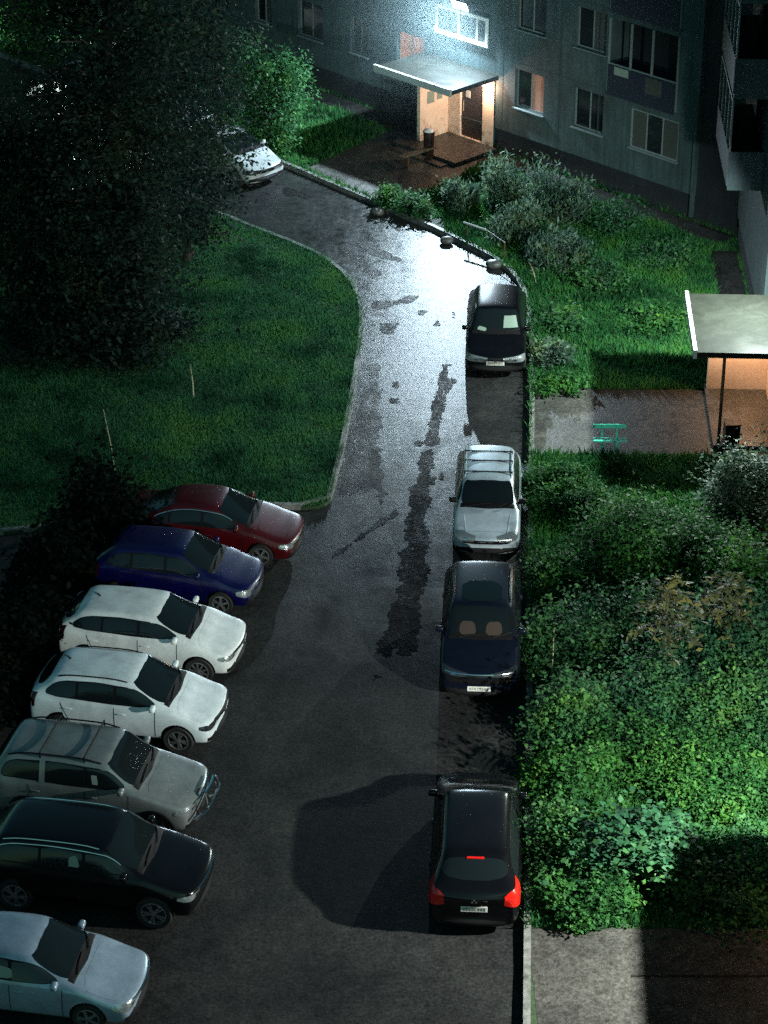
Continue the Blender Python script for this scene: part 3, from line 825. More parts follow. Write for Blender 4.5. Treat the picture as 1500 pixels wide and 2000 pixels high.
    def top(s, x, y):
        h = s.bvh.ray_cast(V((s.P['L']/2 - x, y, 4)), V((0,0,-1))); return h[0] if h[0] else V((s.P['L']/2-x, y, 1))
    def side(s, x, z, sg):
        h = s.bvh.ray_cast(V((s.P['L']/2 - x, sg*3, z)), V((0,-sg,0))); return h[0] if h[0] else V((s.P['L']/2-x, sg*s.P['W']/2, z))
    def line(s, name, pts, r, m, parent=None, seg=6):
        bm = bmesh.new(); tube(bm, pts, r, seg); return from_bm(name, bm, m, parent or s.root, True)
    def finish(s, glass=None):
        P = s.P; L_, H, W = P['L'], P['H'], P['W']; hw = W/2; belt = P['belt']; beltr = P.get('beltr', belt+.03)
        gl = glass or M['glass']; gw = hw*P.get('gw', .74); zr = P.get('zr', H-.05)
        xc, xw, xr, xb, zt = P['xc'], P['xw'], P['xr'], P['xb'], P['zt']
        # windscreen and rear window: horizontal projection
        zlo, zhi = P['hc']+.055, H-.075
        yl, yh = hw*.80, gw*.90
        ws = s.project('windscreen', [(-yl,zlo),(-yl*.5,zlo-.012),(0,zlo-.018),(yl*.5,zlo-.012),(yl,zlo),(yh,zhi),(yh*.5,zhi+.012),(0,zhi+.016),(-yh*.5,zhi+.012),(-yh,zhi)], 'F', gl, .005, 30, 16, round_=2)
        z2, z3 = zt+.07, zr-.07
        s.project('rear_window', [(-hw*.76,z2),(hw*.76,z2),(gw*.80,z3),(-gw*.80,z3)], 'B', gl, .005, 24, 12)
        # side glass
        dlo = P.get('dlo') or [(xc+.22,belt+.045),(xc+.62*(xw-xc)+.12,belt+.55*(H-belt)),(xw+.06,H-.155),((xw+xr)/2,H-.115),(xr-.12,zr-.12),(xb-.32,beltr+.14),(xb-.42,beltr+.055),((xw+xr)/2,belt+.045)]
        for sd in 'LR':
            s.project('window_trim', dlo, sd, P.get('trimmat', M['trim']), .003, 40, 12, round_=2)
            cx = (dlo[0][0], P['bp'], P['cp'], dlo[5][0]+.3)
            ctr = [(a + (b-a)*.0, c) for a, b, c in [(p[0], 0, p[1]) for p in dlo]]
            mx = sum(p[0] for p in dlo)/len(dlo); mz = sum(p[1] for p in dlo)/len(dlo)
            inn = [(mx+(p[0]-mx)*.985, mz+(p[1]-mz)*.93) for p in dlo]
            s.project('side_window', inn, sd, gl, .007, 22, 10, clip=(0, P['bp']-.035))
            s.project('side_window', inn, sd, gl, .007, 22, 10, clip=(P['bp']+.035, P['cp']-.03))
            s.project('quarter_window', inn, sd, gl, .007, 14, 10, clip=(P['cp']+.03, 9))
            if P.get('chrome'):
                o = chaikin(dlo, 2); k = [q for q in o if q[1] > belt+.16]
                k.sort(key=lambda q: q[0]); sg = 1 if sd == 'L' else -1
                pts = [s.side(q[0], q[1]+.012, sg) + V((0, sg*.01, 0)) for q in k]
                s.line('chrome_strip', pts, .011, M['chrome'])
            # doors, same paint, a few mm proud so that the shut lines read
            sg = 1 if sd == 'L' else -1
            a0 = P['fa']+P['wr']*1.2+.10; a1 = P['bp']; a2 = P['fa']+P['wb']-P['wr']*1.0+.05
            zl = P['gc']+.13
            d1 = s.project('door', [(a0,zl),(a1-.006,zl),(a1-.006,belt-.02),(a0-.02,belt-.02)], sd, P['paint'], .0045, 14, 10, round_=0)
            d2 = s.project('door', [(a1+.006,zl),(a2,zl),(a2+.22,zl+.32),(a2+.28,belt-.02),(a1+.006,belt-.02)], sd, P['paint'], .0045, 14, 10, round_=0)
            for dd, hx in ((d1, a1-.17), (d2, a2+.12)):
                q = s.side(hx, belt-.15, sg); bm = bmesh.new()
                bx(bm, (q.x-.10, q.y-.02 if sg > 0 else q.y-.025, q.z-.014), (q.x+.10, q.y+.025 if sg > 0 else q.y+.02, q.z+.014), bev=.008)
                from_bm('handle', bm, P.get('handle', P['paint']), dd, True)
            for q0, q1 in ((a0-.01, a0-.02), (a1, a1), (a2+.02, a2+.28)):
                s.project('door_seam', [(q0-.007,zl+.02),(q0+.007,zl+.02),(q1+.007,belt-.03),(q1-.007,belt-.03)], sd, M['trim'], .008, 2, 12, round_=0)
            # sill
            s.project('sill_trim', [(P['fa']+P['wr']*1.15,P['gc']+.03),(P['fa']+P['wb']-P['wr']*1.15,P['gc']+.03),(P['fa']+P['wb']-P['wr']*1.15,P['gc']+.115),(P['fa']+P['wr']*1.15,P['gc']+.115)], sd, P.get('sill', P['paint']), .006, 20, 4, round_=0)
            # mirror
            q = s.side(xc+.38, belt+.05, sg); bm = bmesh.new()
            bx(bm, (q.x-.06, -.095, -.055), (q.x+.07, .095, .075), bev=.04)
            for v in bm.verts: v.co = V((v.co.x, v.co.y + q.y + sg*.10, v.co.z + belt + .09))
            mir = from_bm('mirror', bm, P.get('mirror', P['paint']), s.root, True, 60)
            bm = bmesh.new(); bx(bm, (q.x-.02, q.y-.03, belt+.03), (q.x+.05, q.y+sg*.06+.03, belt+.08)); from_bm('mirror_arm', bm, M['trim'], mir)
        # hood panel
        hd = s.project('hood', [(-hw*.80,.30),(hw*.80,.30),(hw*.86,.55),(hw*.86,xc-.08),(-hw*.86,xc-.08),(-hw*.86,.55)], 'T', P['paint'], .004, 20, 14, round_=1)
        s.project('cowl_trim', [(-hw*.80,xc+.045),(0,xc-.01),(hw*.80,xc+.045),(hw*.78,xc+.17),(0,xc+.12),(-hw*.78,xc+.17)], 'T', M['trim'], .006, 20, 3, round_=0)
        for y0, y1 in ((-.55*hw, .12*hw), (.30*hw, .78*hw)):
            a = s.top(xc+.06, y0); h1 = s.bvh.ray_cast(V((3,y1,P['hc']+.10)), V((-1,0,0)))[0]
            h2 = s.bvh.ray_cast(V((3,(y0+y1)/2,P['hc']+.09)), V((-1,0,0)))[0]
            if h1 and h2: s.line('wiper', [a+V((.02,0,.02)), h2+V((.03,0,.015)), h1+V((.02,0,.015))], .011, M['trim'], ws)
        # nose: grille, bumper intake, lamps
        hf = P['hf']; gy = P.get('grille_w', .45)*W/2*1.25
        g = P.get('grille', (hf-.25, hf-.09))
        if g: s.project('grille', [(-gy,g[1]),(gy,g[1]),(gy*.82,g[0]),(-gy*.82,g[0])], 'F', P.get('grille_mat', M['trim']), .006, 20, 6, round_=1)
        if P.get('chrome_nose'):
            zz = g[1]+.005; pts = [s.bvh.ray_cast(V((4, y, zz)), V((-1,0,0)))[0]+V((.012,0,0)) for y in np.linspace(-gy*1.1, gy*1.1, 13)]
            s.line('chrome_strip', pts, .017, M['chrome'])
        s.project('bumper_intake', [(-hw*.62,P['gc']+.22),(hw*.62,P['gc']+.22),(hw*.52,P['gc']+.07),(-hw*.52,P['gc']+.07)], 'F', P.get('lower', M['trim']), .006, 20, 5, round_=1)
        if P.get('emblem', True):
            h = s.bvh.ray_cast(V((4, 0, (g[0]+g[1])/2 if g else hf-.15)), V((-1,0,0)))[0]; bm = bmesh.new()
            lathe(bm, [(.001,.0),(.05,.0),(.055,.008),(.0551,.02)], 14, 'Y'); 
            for v in bm.verts: v.co = V((h.x+.018-v.co.y, v.co.x, h.z+v.co.z))
            from_bm('emblem', bm, M['chrome'], s.root)
        zl = P.get('lamp_z', hf-.16); lh = P.get('lamp_h', .14); sweep = P.get('sweep', .08)
        for sg in (-1, 1):
            def fn(f, rng=(P.get('lamp_a', (8,66)))):
                e = min(1, f*6)*1.0; e2 = min(1, (1-f)*4)**.7
                return zl - lh/2*e*(.35+.65*e2) + sweep*f*.5, zl + lh/2*(.55+.45*e2) + sweep*f*.6
            hl = s.corner('headlight', fn, P.get('lamp', M['lamp_glass']), .008, 14, None, sg, 'F')
            def fb(f, rng=(30,37)): return zl-.02, zl+.035
            s.corner('lamp_glint', fb, M['chrome'], .013, 3, hl, sg, 'F', 2)  # small chrome patch added so each headlight shows a glint
            def fg(f, rng=(26,50)): return P['gc']+.12, P['gc']+.23
            s.corner('fog_light', fg, P.get('fog', M['trim']), .007, 6, None, sg, 'F', 3)
            if P.get('arch'):
                for x in s.ax:
                    r = P['wr']*1.15; bm = bmesh.new()
                    pts = [s.side(L_/2-(x+r*math.cos(a)), min(max(P['wr']+r*math.sin(a), P['gc']+.05), belt), sg)+V((0,sg*.004,0)) for a in np.linspace(0,math.pi,15)]
                    tube(bm, pts, .03, 6); from_bm('arch_trim', bm, M['trim'], s.root, True)
        # tail
        for sg in (-1, 1):
            def ft(f, rng=P.get('tail_a', (20,56))):
                t0, t1 = P.get('tail', (zt-.30, zt-.08)); e = min(1, f*5)
                return t0 + .04*(1-e), t1 + .10*f - .05*(1-e)
            s.corner('tail_light', ft, P.get('tailm', M['tail_dark']), .008, 12, None, sg, 'B')
        s.project('rear_bumper_trim', [(-hw*.7,P['gc']+.09),(hw*.7,P['gc']+.09),(hw*.7,P['gc']+.22),(-hw*.7,P['gc']+.22)], 'B', M['trim'], .006, 16, 4, round_=1)
        if P.get('plate') is not None:
            end, z = P['plate']; sg = 1 if end == 'F' else -1
            h = s.bvh.ray_cast(V((sg*4, 0, z)), V((-sg,0,0)))[0]
            pl = thing('number_plate', None, None, (h.x+sg*.02, 0, z)); pl.parent = s.root
            bm = bmesh.new(); bx(bm, (-.008,-.26,-.058), (.008,.26,.058), bev=.004); a = from_bm('plate_panel', bm, M['plate'], pl)
            bm = bmesh.new(); y = -.22; rg = random.Random(hash(label_seed(s.root)) & 255)
            for k in range(8):
                wch = .036; x = sg*.0095
                y0 = -.22 + k*.056
                for (u0,v0,u1,v1) in rg.choice([[(0,0,.01,.07),(0,.06,.034,.07),(.026,0,.036,.07)], [(0,0,.034,.01),(0,.03,.034,.04),(0,.06,.034,.07),(.026,0,.036,.07)], [(0,0,.01,.07),(.026,0,.036,.07),(0,.03,.034,.04)], [(0,0,.034,.01),(0,0,.01,.07),(.026,0,.036,.07),(0,.06,.034,.07)]]):
                    bx(bm, (x-.001, y0+u0, v0-.035), (x+.001, y0+u1, v1-.035))
            from_bm('characters', bm, M['ink'], pl)
            pl.rotation_euler = (0, -sg*rad(8), 0)
        if P.get('antenna'):
            a = s.top(P['antenna'], 0); s.line('antenna', [a, a+V((-.05,0,.05)), a+V((-.16,0,.09))], [.025,.018,.008], M['trim'])
    def rails(s, m, h=.045, r=.016, x0=None, x1=None):
        P = s.P; gw = P['W']/2*P.get('gw', .74)*.90; x0 = x0 or P['xw']+.15; x1 = x1 or P['xr']-.1
        for sg in (-1, 1):
            pts = []
            for i in range(9):
                f = i/8; p = s.top(x0+(x1-x0)*f, sg*gw); pts.append(p + V((0,0, h*min(1, 6*min(f,1-f)))))
            s.line('roof_rail', pts, r, m, seg=8)
    def bars(s, xs, m, h=.10, over=.02):
        P = s.P; gw = P['W']/2*P.get('gw', .74)*.92
        for x in xs:
            a, b = s.top(x, -gw), s.top(x, gw); z = max(a.z, b.z) + h
            c = thing('roof_bar', None, None, (0,0,0)); bpy.data.objects.remove(c)
            bm = bmesh.new(); tube(bm, [(a.x,-gw-over,z),(a.x,gw+over,z)], .018, 8)
            for sg in (-1,1): tube(bm, [(a.x, sg*gw, a.z-.02), (a.x, sg*gw, z)], .02, 6)
            from_bm('roof_bar', bm, m, s.root, True)
def label_seed(o): return len(o.get('label', ''))

HATCH = dict(L=4.15, W=1.76, H=1.50, gc=.18, hf=.76, hc=.98, belt=.94, xc=.98, xw=1.78, xr=3.50, xb=4.00, zt=1.02, fa=.82, wb=2.58, wr=.31, bp=2.18, cp=3.02)
CROSS = dict(L=4.35, W=1.82, H=1.60, gc=.22, hf=.84, hc=1.06, belt=1.02, xc=1.02, xw=1.88, xr=3.70, xb=4.20, zt=1.12, fa=.86, wb=2.65, wr=.345, bp=2.28, cp=3.14, sill=M['trim'])
SEDAN = dict(L=4.60, W=1.80, H=1.46, gc=.16, hf=.72, hc=.96, belt=.93, xc=1.12, xw=1.98, xr=3.25, xb=3.95, zt=1.03, fa=.90, wb=2.70, wr=.32, bp=2.38, cp=3.22)
SUV = dict(L=4.62, W=1.86, H=1.72, gc=.26, hf=.94, hc=1.14, belt=1.10, xc=1.10, xw=1.88, xr=4.10, xb=4.48, zt=1.20, fa=.86, wb=2.72, wr=.37, bp=2.32, cp=3.22, gw=.80, sill=M['trim'], arch=True)
WAGON = dict(L=4.28, W=1.70, H=1.47, gc=.18, hf=.74, hc=.97, belt=.93, xc=1.05, xw=1.80, xr=3.75, xb=4.12, zt=1.02, fa=.84, wb=2.58, wr=.30, bp=2.24, cp=3.08, gw=.76)
def mk(base, **k): d = dict(base); d.update(k); return d
GC = 'cars parked along the right kerb'; GR = 'cars parked nose out in the row on the left'; GF = 'cars parked beyond the bend'
def place_nose(P, px, z, head):
    """centre so that the nose stands at px; head = heading angle of the nose"""
    n = G(*px, z); return (n.x - math.cos(head)*P['L']/2, n.y - math.sin(head)*P['L']/2, 0), head
RH = math.atan2(-1, -.056)     # facing the camera along the road
# --- right column
P = mk(HATCH, paint=M['p_black'], L=4.35, W=1.76, H=1.52, plate=('F',.50), lamp_h=.17, grille=(.52,.68), lamp=M['lamp_glass'], xr=3.6, xb=4.15)
loc, rz = place_nose(P, (967,722), .35, RH - .0)
c = Car('hatchback', 'dark car with shining windscreen parked first below the bend, facing the camera', P, loc, rz, GC); c.finish()
c.project('pale_glass_patch', [(.20,1.12),(.62,1.12),(.55,1.34),(.22,1.34)], 'F', M['pale'], .010, 10, 8, round_=0)  # gleam in the windscreen put on the opaque glass as a pale patch
c.project('low_glass_patch', [(-.55,1.06),(-.28,1.05),(-.30,1.13),(-.52,1.14)], 'F', M['pale'], .010, 8, 4, round_=1)
P = mk(WAGON, paint=M['p_silver'], grille=(.50,.64), grille_w=.62, lamp_z=.64, lamp_h=.15, lamp=M['lamp_glass'], mirror=M['trim'], emblem=False, lower=M['trim'], lamp_a=(14,60))
loc, rz = place_nose(P, (949,1078), .35, RH)
c = Car('station_wagon', 'silver station wagon with dark roof bars parked facing the camera', P, loc, rz, GC); c.finish()
c.rails(M['p_silver'], .04, .018); c.bars((2.15, 2.75, 3.3), M['trim'], .07)
for sg in (-1,1):
    c.line('hood_crease', [c.top(x, sg*(.60-.12*(1.05-x)))+V((0,0,.003)) for x in (.3,.5,.7,.9)], .012, M['p_silver'])
P = mk(SUV, paint=M['p_darkblue'], L=4.5, W=1.84, H=1.66, chrome_nose=True, grille=(.62,.88), grille_w=.72, plate=('F',.50), lamp=M['lamp_dark'], lamp_z=.86, lamp_h=.08, arch=False, emblem=False, xr=3.95, xb=4.34)
loc, rz = place_nose(P, (935,1361), .35, RH)
c = Car('suv', 'dark navy SUV with chrome strip above its grille and open sunroof panel', P, loc, rz, GC); c.finish()
c.project('sunroof', [(-.46,2.0),(.46,2.0),(.46,2.9),(-.46,2.9)], 'T', M['glass'], .006, 10, 10, round_=1)
c.rails(M['chrome'], .04, .016)
for row in range(3):
    for k in range(13):
        y = -.62 + k*.1033 + (.05 if row % 2 else 0); h = c.bvh.ray_cast(V((4,y,.68+row*.06)), V((-1,0,0)))[0]
        if k == 0 and row == 0: gb = bmesh.new()
        bx(gb, (h.x+.004,y-.012,h.z-.009), (h.x+.016,y+.012,h.z+.009))
from_bm('grille_studs', gb, M['chrome'], c.root)
for sg in (-1,1): c.project('seat', [(sg*.30-.20,1.22),(sg*.30+.20,1.22),(sg*.30+.16,1.40),(sg*.30-.16,1.40)], 'F', M['seat'], .010, 6, 6, round_=1)
P = mk(HATCH, paint=M['p_black'], L=4.72, W=1.82, H=1.52, plate=('B',.66), tail=(.72,1.02), tail_a=(33,76), tailm=M['red_lamp'], wheel='many', xr=3.85, xb=4.46, zt=1.10, wb=2.72, cp=3.2)
t_ = G(925,1806,.35); hd = math.atan2(1, .056)
c = Car('hatchback', 'black hatchback parked with its red tail lights toward the camera', P, (t_.x+.056*P['L']/2, t_.y+P['L']/2, 0), hd, GC); c.finish()
hx = c.bvh.ray_cast(V((-4,0,1.40)), V((1,0,0)))[0]
bm = bmesh.new(); bx(bm, (hx.x-.03,-.17,hx.z-.012), (hx.x+.02,.17,hx.z+.016), bev=.005); from_bm('brake_light', bm, M['red_lamp'], c.root)
h = c.bvh.ray_cast(V((-4,0,.90)), V((1,0,0)))[0]; bm = bmesh.new()
for dy, dz in ((0,.03),(-.04,-.02),(.04,-.02)):
    bx(bm, (h.x-.014,dy-.02,h.z+dz-.02), (h.x-.004,dy+.02,h.z+dz+.02), bev=.003)
from_bm('emblem', bm, M['chrome'], c.root)
# --- left row
RA = rad(-11.5)
P = mk(SEDAN, paint=M['p_red'], chrome=True, lamp=M['lamp_glass'], lamp_h=.12, wheel='five', handle=M['chrome'])
loc, rz = place_nose(P, (592,1046), .5, rad(-10))
Car('sedan', 'dark red sedan with five spoke wheel, farthest of the row on the left', P, loc, rz, GR).finish()
P = mk(HATCH, paint=M['p_blue'], L=4.1, lamp=M['lamp_glass'], lamp_h=.16, lamp_z=.58, sweep=.06)
loc, rz = place_nose(P, (512,1138), .5, RA)
Car('hatchback', 'deep blue hatchback mostly in darkness between red sedan and white car', P, loc, rz, GR).finish()
P = mk(CROSS, paint=M['p_white'], lamp=M['lamp_glass'], lamp_h=.11, lamp_z=.665, sweep=.07, lamp_a=(16,64), L=4.3, sill=M['p_white'], wheel='many', H=1.55, grille=(.66,.76), grille_w=.7, antenna=3.4)
loc, rz = place_nose(P, (478,1268), .5, RA)
Car('hatchback', 'plain white hatchback with bare roof parked next to the blue one', P, loc, rz, GR).finish()
P = mk(CROSS, paint=M['p_white2'], lamp=M['lamp_dark'], lamp_h=.12, lamp_z=.665, sweep=.06, lamp_a=(14,62), wheel='double', grille=(.62,.78), grille_w=.7, antenna=3.5)
loc, rz = place_nose(P, (442,1400), .5, RA)
c = Car('crossover', 'white crossover with dark roof rails parked next to the grey off-roader', P, loc, rz, GR); c.finish(); c.rails(M['trim'], .03, .016)
P = mk(SUV, paint=M['p_grey'], L=4.55, H=1.74, lamp=M['lamp_glass'], lamp_h=.15, lamp_z=.76, sweep=.03, wheel='cover', chrome_nose=True, xc=1.15, xw=1.85, zr=1.70, belt=1.12, beltr=1.13)
loc, rz = place_nose(P, (402,1560), .6, RA)
c = Car('off_road_car', 'grey green off-roader with roof bars and shiny bull bar', P, loc, rz, GR); c.finish(); c.rails(M['trim'], .06, .018); c.bars((2.35, 3.3), M['trim'], .12)
c.project('side_pillar', [(3.18,1.16),(3.30,1.16),(3.30,1.62),(3.18,1.62)], 'R', M['p_grey'], .010, 4, 6, round_=0)
c.project('pale_glass_patch', [(2.02,1.22),(2.14,1.2),(2.2,1.46),(2.08,1.5)], 'R', M['pale'], .011, 4, 6, round_=1)  # pale patch on the glass for the light in the side window
bm = bmesh.new(); X = P['L']/2
for sg in (-1,1):
    tube(bm, [(X-.05,sg*.32,.42),(X+.14,sg*.34,.46),(X+.16,sg*.34,.80),(X+.10,sg*.30,.98)], .035, 8)
tube(bm, [(X+.10,-.30,.98),(X+.13,0,1.0),(X+.10,.30,.98)], .035, 8); tube(bm, [(X-.02,-.80,.62),(X+.16,-.5,.64),(X+.18,0,.64),(X+.16,.5,.64),(X-.02,.80,.62)], .035, 8)
from_bm('bull_bar', bm, M['chrome'], c.root, True)
P = mk(SUV, paint=M['p_black'], L=4.75, W=1.90, H=1.68, lamp=M['lamp_glass'], lamp_h=.11, lamp_z=.76, sweep=.04, wheel='double', chrome=True, chrome_nose=True, arch=False, wr=.38, fa=.92, wb=2.85, xr=4.1, xb=4.6)
loc, rz = place_nose(P, (412,1726), .55, RA)
c = Car('suv', 'black SUV with double spoke alloy wheel in the row on the left', P, loc, rz, GR); c.finish(); c.rails(M['chrome'], .035, .014)
c.project('pale_glass_patch', [(2.38,1.22),(2.62,1.18),(2.62,1.44),(2.46,1.46)], 'R', M['pale'], .011, 6, 6, round_=1)  # light in this window painted as a pale patch over the glass
P = mk(SEDAN, paint=M['p_silver2'], L=4.45, H=1.48, lamp=M['lamp_glass'], lamp_h=.15, lamp_z=.56, sweep=.06, chrome_nose=True)
loc, rz = place_nose(P, (287,1926), .5, rad(-10))
c = Car('sedan', 'bluish silver sedan nearest the camera at the bottom left', P, loc, rz, GR); c.finish()
c.project('pale_glass_patch', [(2.30,1.02),(2.75,1.02),(2.7,1.24),(2.35,1.22)], 'R', M['pale'], .011, 6, 6, round_=1)  # pale patch laid over the side glass in place of a gleam
# --- beyond the bend
FH = math.atan2(FD.y, FD.x)
P = mk(HATCH, paint=M['p_far'], lamp=M['lamp_dark'])
loc, rz = place_nose(P, (527,338), .5, FH)
c = Car('hatchback', 'white car at the far bend half hidden behind the dark tree', P, loc, rz, GF); c.finish()
for px, lb, pm in (((392,232),'white car glimpsed through the leaves above the nearest one',None), ((290,168),'farthest white car seen as small gleams through the crown',None)):
    d = copy_tree(c.root); d['label'] = lb; loc, rz = place_nose(P, px, .5, FH); d.location = loc
for px, lb, hd in (((92,300),'dark car behind the tree at the left edge, upper one',rad(-15)), ((112,384),'dark car behind the tree at the left edge, lower one',rad(-15))):
    P2 = mk(HATCH, paint=M['p_darkblue']); loc, rz = place_nose(P2, px, .5, hd); Car('hatchback', lb, P2, loc, rz, GF).finish()

# ------------------------------------------------------------------ far building
def basis(Pf):
    """matrix from (t, n, z) facade coordinates to the world"""
    o = Pf(0,0,0); return Matrix.Translation(o) @ Matrix(((Pf(1,0,0)-o).to_4d()[:], (Pf(0,1,0)-o).to_4d()[:], (0,0,1,0), (0,0,0,1))).transposed()
def fbas(Pf):
    o = Pf(0,0,0); a = Pf(1,0,0)-o; b = Pf(0,1,0)-o; m = Matrix.Identity(4)
    for i in range(3): m[i][0] = a[i]; m[i][1] = b[i]; m[i][2] = (0,0,1)[i]; m[i][3] = o[i]
    return m
FB, WB = fbas(FP), fbas(WP)
def wall_with_holes(name, mtx, t0, t1, z0, z1, holes, m, parent, depth=.22, n0=0.0):
    """panel face at n0 with rectangular openings and their reveals"""
    ts = sorted({t0, t1, *[h[0] for h in holes], *[h[1] for h in holes]}); zs = sorted({z0, z1, *[h[2] for h in holes], *[h[3] for h in holes]})
    bm = bmesh.new()
    for a, b in zip(ts, ts[1:]):
        for c_, d in zip(zs, zs[1:]):
            mt, mz = (a+b)/2, (c_+d)/2
            if any(h[0] < mt < h[1] and h[2] < mz < h[3] for h in holes): continue
            bm.faces.new([bm.verts.new(mtx @ V(p)) for p in ((a,n0,c_),(b,n0,c_),(b,n0,d),(a,n0,d))])
    for h in holes:
        a, b, c_, d = h[:4]
        for q in (((a,n0,c_),(b,n0,c_),(b,n0+depth,c_),(a,n0+depth,c_)), ((a,n0,d),(b,n0,d),(b,n0+depth,d),(a,n0+depth,d)), ((a,n0,c_),(a,n0,d),(a,n0+depth,d),(a,n0+depth,c_)), ((b,n0,c_),(b,n0,d),(b,n0+depth,d),(b,n0+depth,c_))):
            bm.faces.new([bm.verts.new(mtx @ V(p)) for p in q])
    bmesh.ops.remove_doubles(bm, verts=bm.verts[:], dist=.001)
    me = bpy.data.meshes.new(name); bm.to_mesh(me); bm.free()
    return link(name, me, m, parent)
def window(mtx, t0, t1, z0, z1, parent, pane=None, n=.10, mull=(.5,), sill=True, fm=None, fr=.05):
    fm = fm or M['frame']
    bm = bmesh.new()
    for a in ((t0,n,z0),(t1-fr,n,z0)): bx(bm, a, (a[0]+fr, n+.06, z1), mtx)
    bx(bm, (t0+fr,n,z0), (t1-fr,n+.06,z0+fr), mtx); bx(bm, (t0+fr,n,z1-fr), (t1-fr,n+.06,z1), mtx)
    for f in mull:
        x = t0+(t1-t0)*f; bx(bm, (x-fr*.4,n+.003,z0+fr), (x+fr*.4,n+.057,z1-fr), mtx)
    w = from_bm('window', bm, fm, parent)
    panes = pane if isinstance(pane, list) else [pane or M['pane']]
    k = len(panes); 
    for i, pm in enumerate(panes):
        bm = bmesh.new(); a = t0+fr*.5+(t1-t0-fr)*i/k; b = t0+fr*.5+(t1-t0-fr)*(i+1)/k
        bm.faces.new([bm.verts.new(mtx @ V(p)) for p in ((a,n+.03,z0+fr*.5),(b,n+.03,z0+fr*.5),(b,n+.03,z1-fr*.5),(a,n+.03,z1-fr*.5))])
        me = bpy.data.meshes.new('pane'); bm.to_mesh(me); bm.free(); link('pane', me, pm, w)
    if sill:
        bm = bmesh.new(); bx(bm, (t0-.04,-.09,z0-.035), (t1+.04,n-.005,z0-.003), mtx); from_bm('sill', bm, fm, w)
    return w

PL = 1.0          # plinth top
bld = thing('apartment_building', 'teal grey panel apartment block across the top with floodlit entrance', 'building', FP(-57,0,0))
def wld(o): o.matrix_parent_inverse = Matrix.Translation(-V(bld.location)); return o
T0, T1, ZT = -100, -44.05, 14.9
wins = []
def addw(t, z, w=1.45, h=1.35, pane=None, mull=(.55,)): wins.append((t-w/2, t+w/2, z, z+h, pane, mull))
M['pane_dim'] = mat('curtained pane', (.05,.055,.05), .3)
special = {(-59.3,0): [M['lit_rust'], M['lit_rust']], (-53.45,0): [M['pane'], M['lit_red']], (-59.3,1): [M['lit_orange'], M['lit_orange']], (-50.85,0): [M['pane'], M['pane_dim']]}
tcols = [-59.3, -61.95, -64.6, -67.25, -69.9, -72.5, -75.2, -78, -80.6, -83.2, -86, -88.6, -91.2, -94, -53.45, -50.75]
for fl_ in range(5):
    for t in tcols:
        z = 2.0 + 2.8*fl_
        nar = t in (-61.95, -67.25)
        addw(t, z, .95 if nar else 1.35, 1.38, special.get((t, fl_)) or ([M['pane'], M['pane_dim']] if (int(abs(t)*3)+fl_) % 3 == 0 else None), (.5,))
lob = [(-49.95, -46.9, 2.0+2.8*k-.0, 3.4+2.8*k) for k in range(5)]
holes = [w[:4] for w in wins]
holes.append((-48.85, -46.8, 1.95, 3.3))
loggias = [(-49.95,-46.95,3.62+2.8*k,6.12+2.8*k) for k in range(4)]
holes += loggias
door_hole = (-56.72, -55.62, .28, 2.45); holes.append(door_hole)
stairs = [(-57.9,-55.4,3.95+2.8*k,5.0+2.8*k) for k in range(4)]
holes += stairs
wld(wall_with_holes('wall', FB, T0, T1, PL, ZT, [h for h in holes if h is not door_hole] + [(-57.4,-55.1,PL,2.75)], M['panel'], bld, .25))
bm = bmesh.new(); bx(bm, (T0, .06, -.1), (-57.45, .5, PL-.003), FB); bx(bm, (-55.08, .06, -.1), (T1, .5, PL-.003), FB); wld(from_bm('plinth', bm, M['plinth'], bld))
# cream entrance wall around the door
wld(wall_with_holes('entrance_wall', FB, -57.45, -55.07, .12, 2.75, [door_hole], M['cream'], bld, .2, -.03))
bm = bmesh.new()
for k in range(5):
    z = 3.62 + 2.8*k - .02 if k else 3.60
    bx(bm, (T0, -.004, z-.02), (T1, .0-.001, z+.015), FB)
t = T1 - .0
for q in (-48.98+2.6-3.9, -52.1, -54.7, -58.25, -60.65, -63.3, -65.9, -68.6, -71.2, -73.9, -76.6, -79.3, -82, -84.6):
    if q in (): continue
    bx(bm, (q-.016, -.006, PL), (q+.016, -.002, ZT), FB)
wld(from_bm('panel_joint', bm, M['joint'], bld))
for (a,b,c_,d,pane,mull) in wins: wld(window(FB, a, b, c_, d, bld, pane, .12, mull))
wld(window(FB, -48.85, -46.8, 1.95, 3.3, bld, [M['pane_dim'], M['pane'], M['pane_dim']], .02, (.33,.66), True, M['frame']))
M['navy'] = mat('dark navy parapet', (.012,.018,.034), .6)
M['bright_frame'] = mat('bright white frame', (.75,.8,.8), .4)
wld(window(FB, -57.95, -55.4, 3.85, 4.85, bld, None, -.10, (.45,.8), True, M['bright_frame'], .11))
for s_ in stairs[1:]: wld(window(FB, *s_, bld, None, .1, (.5,)))
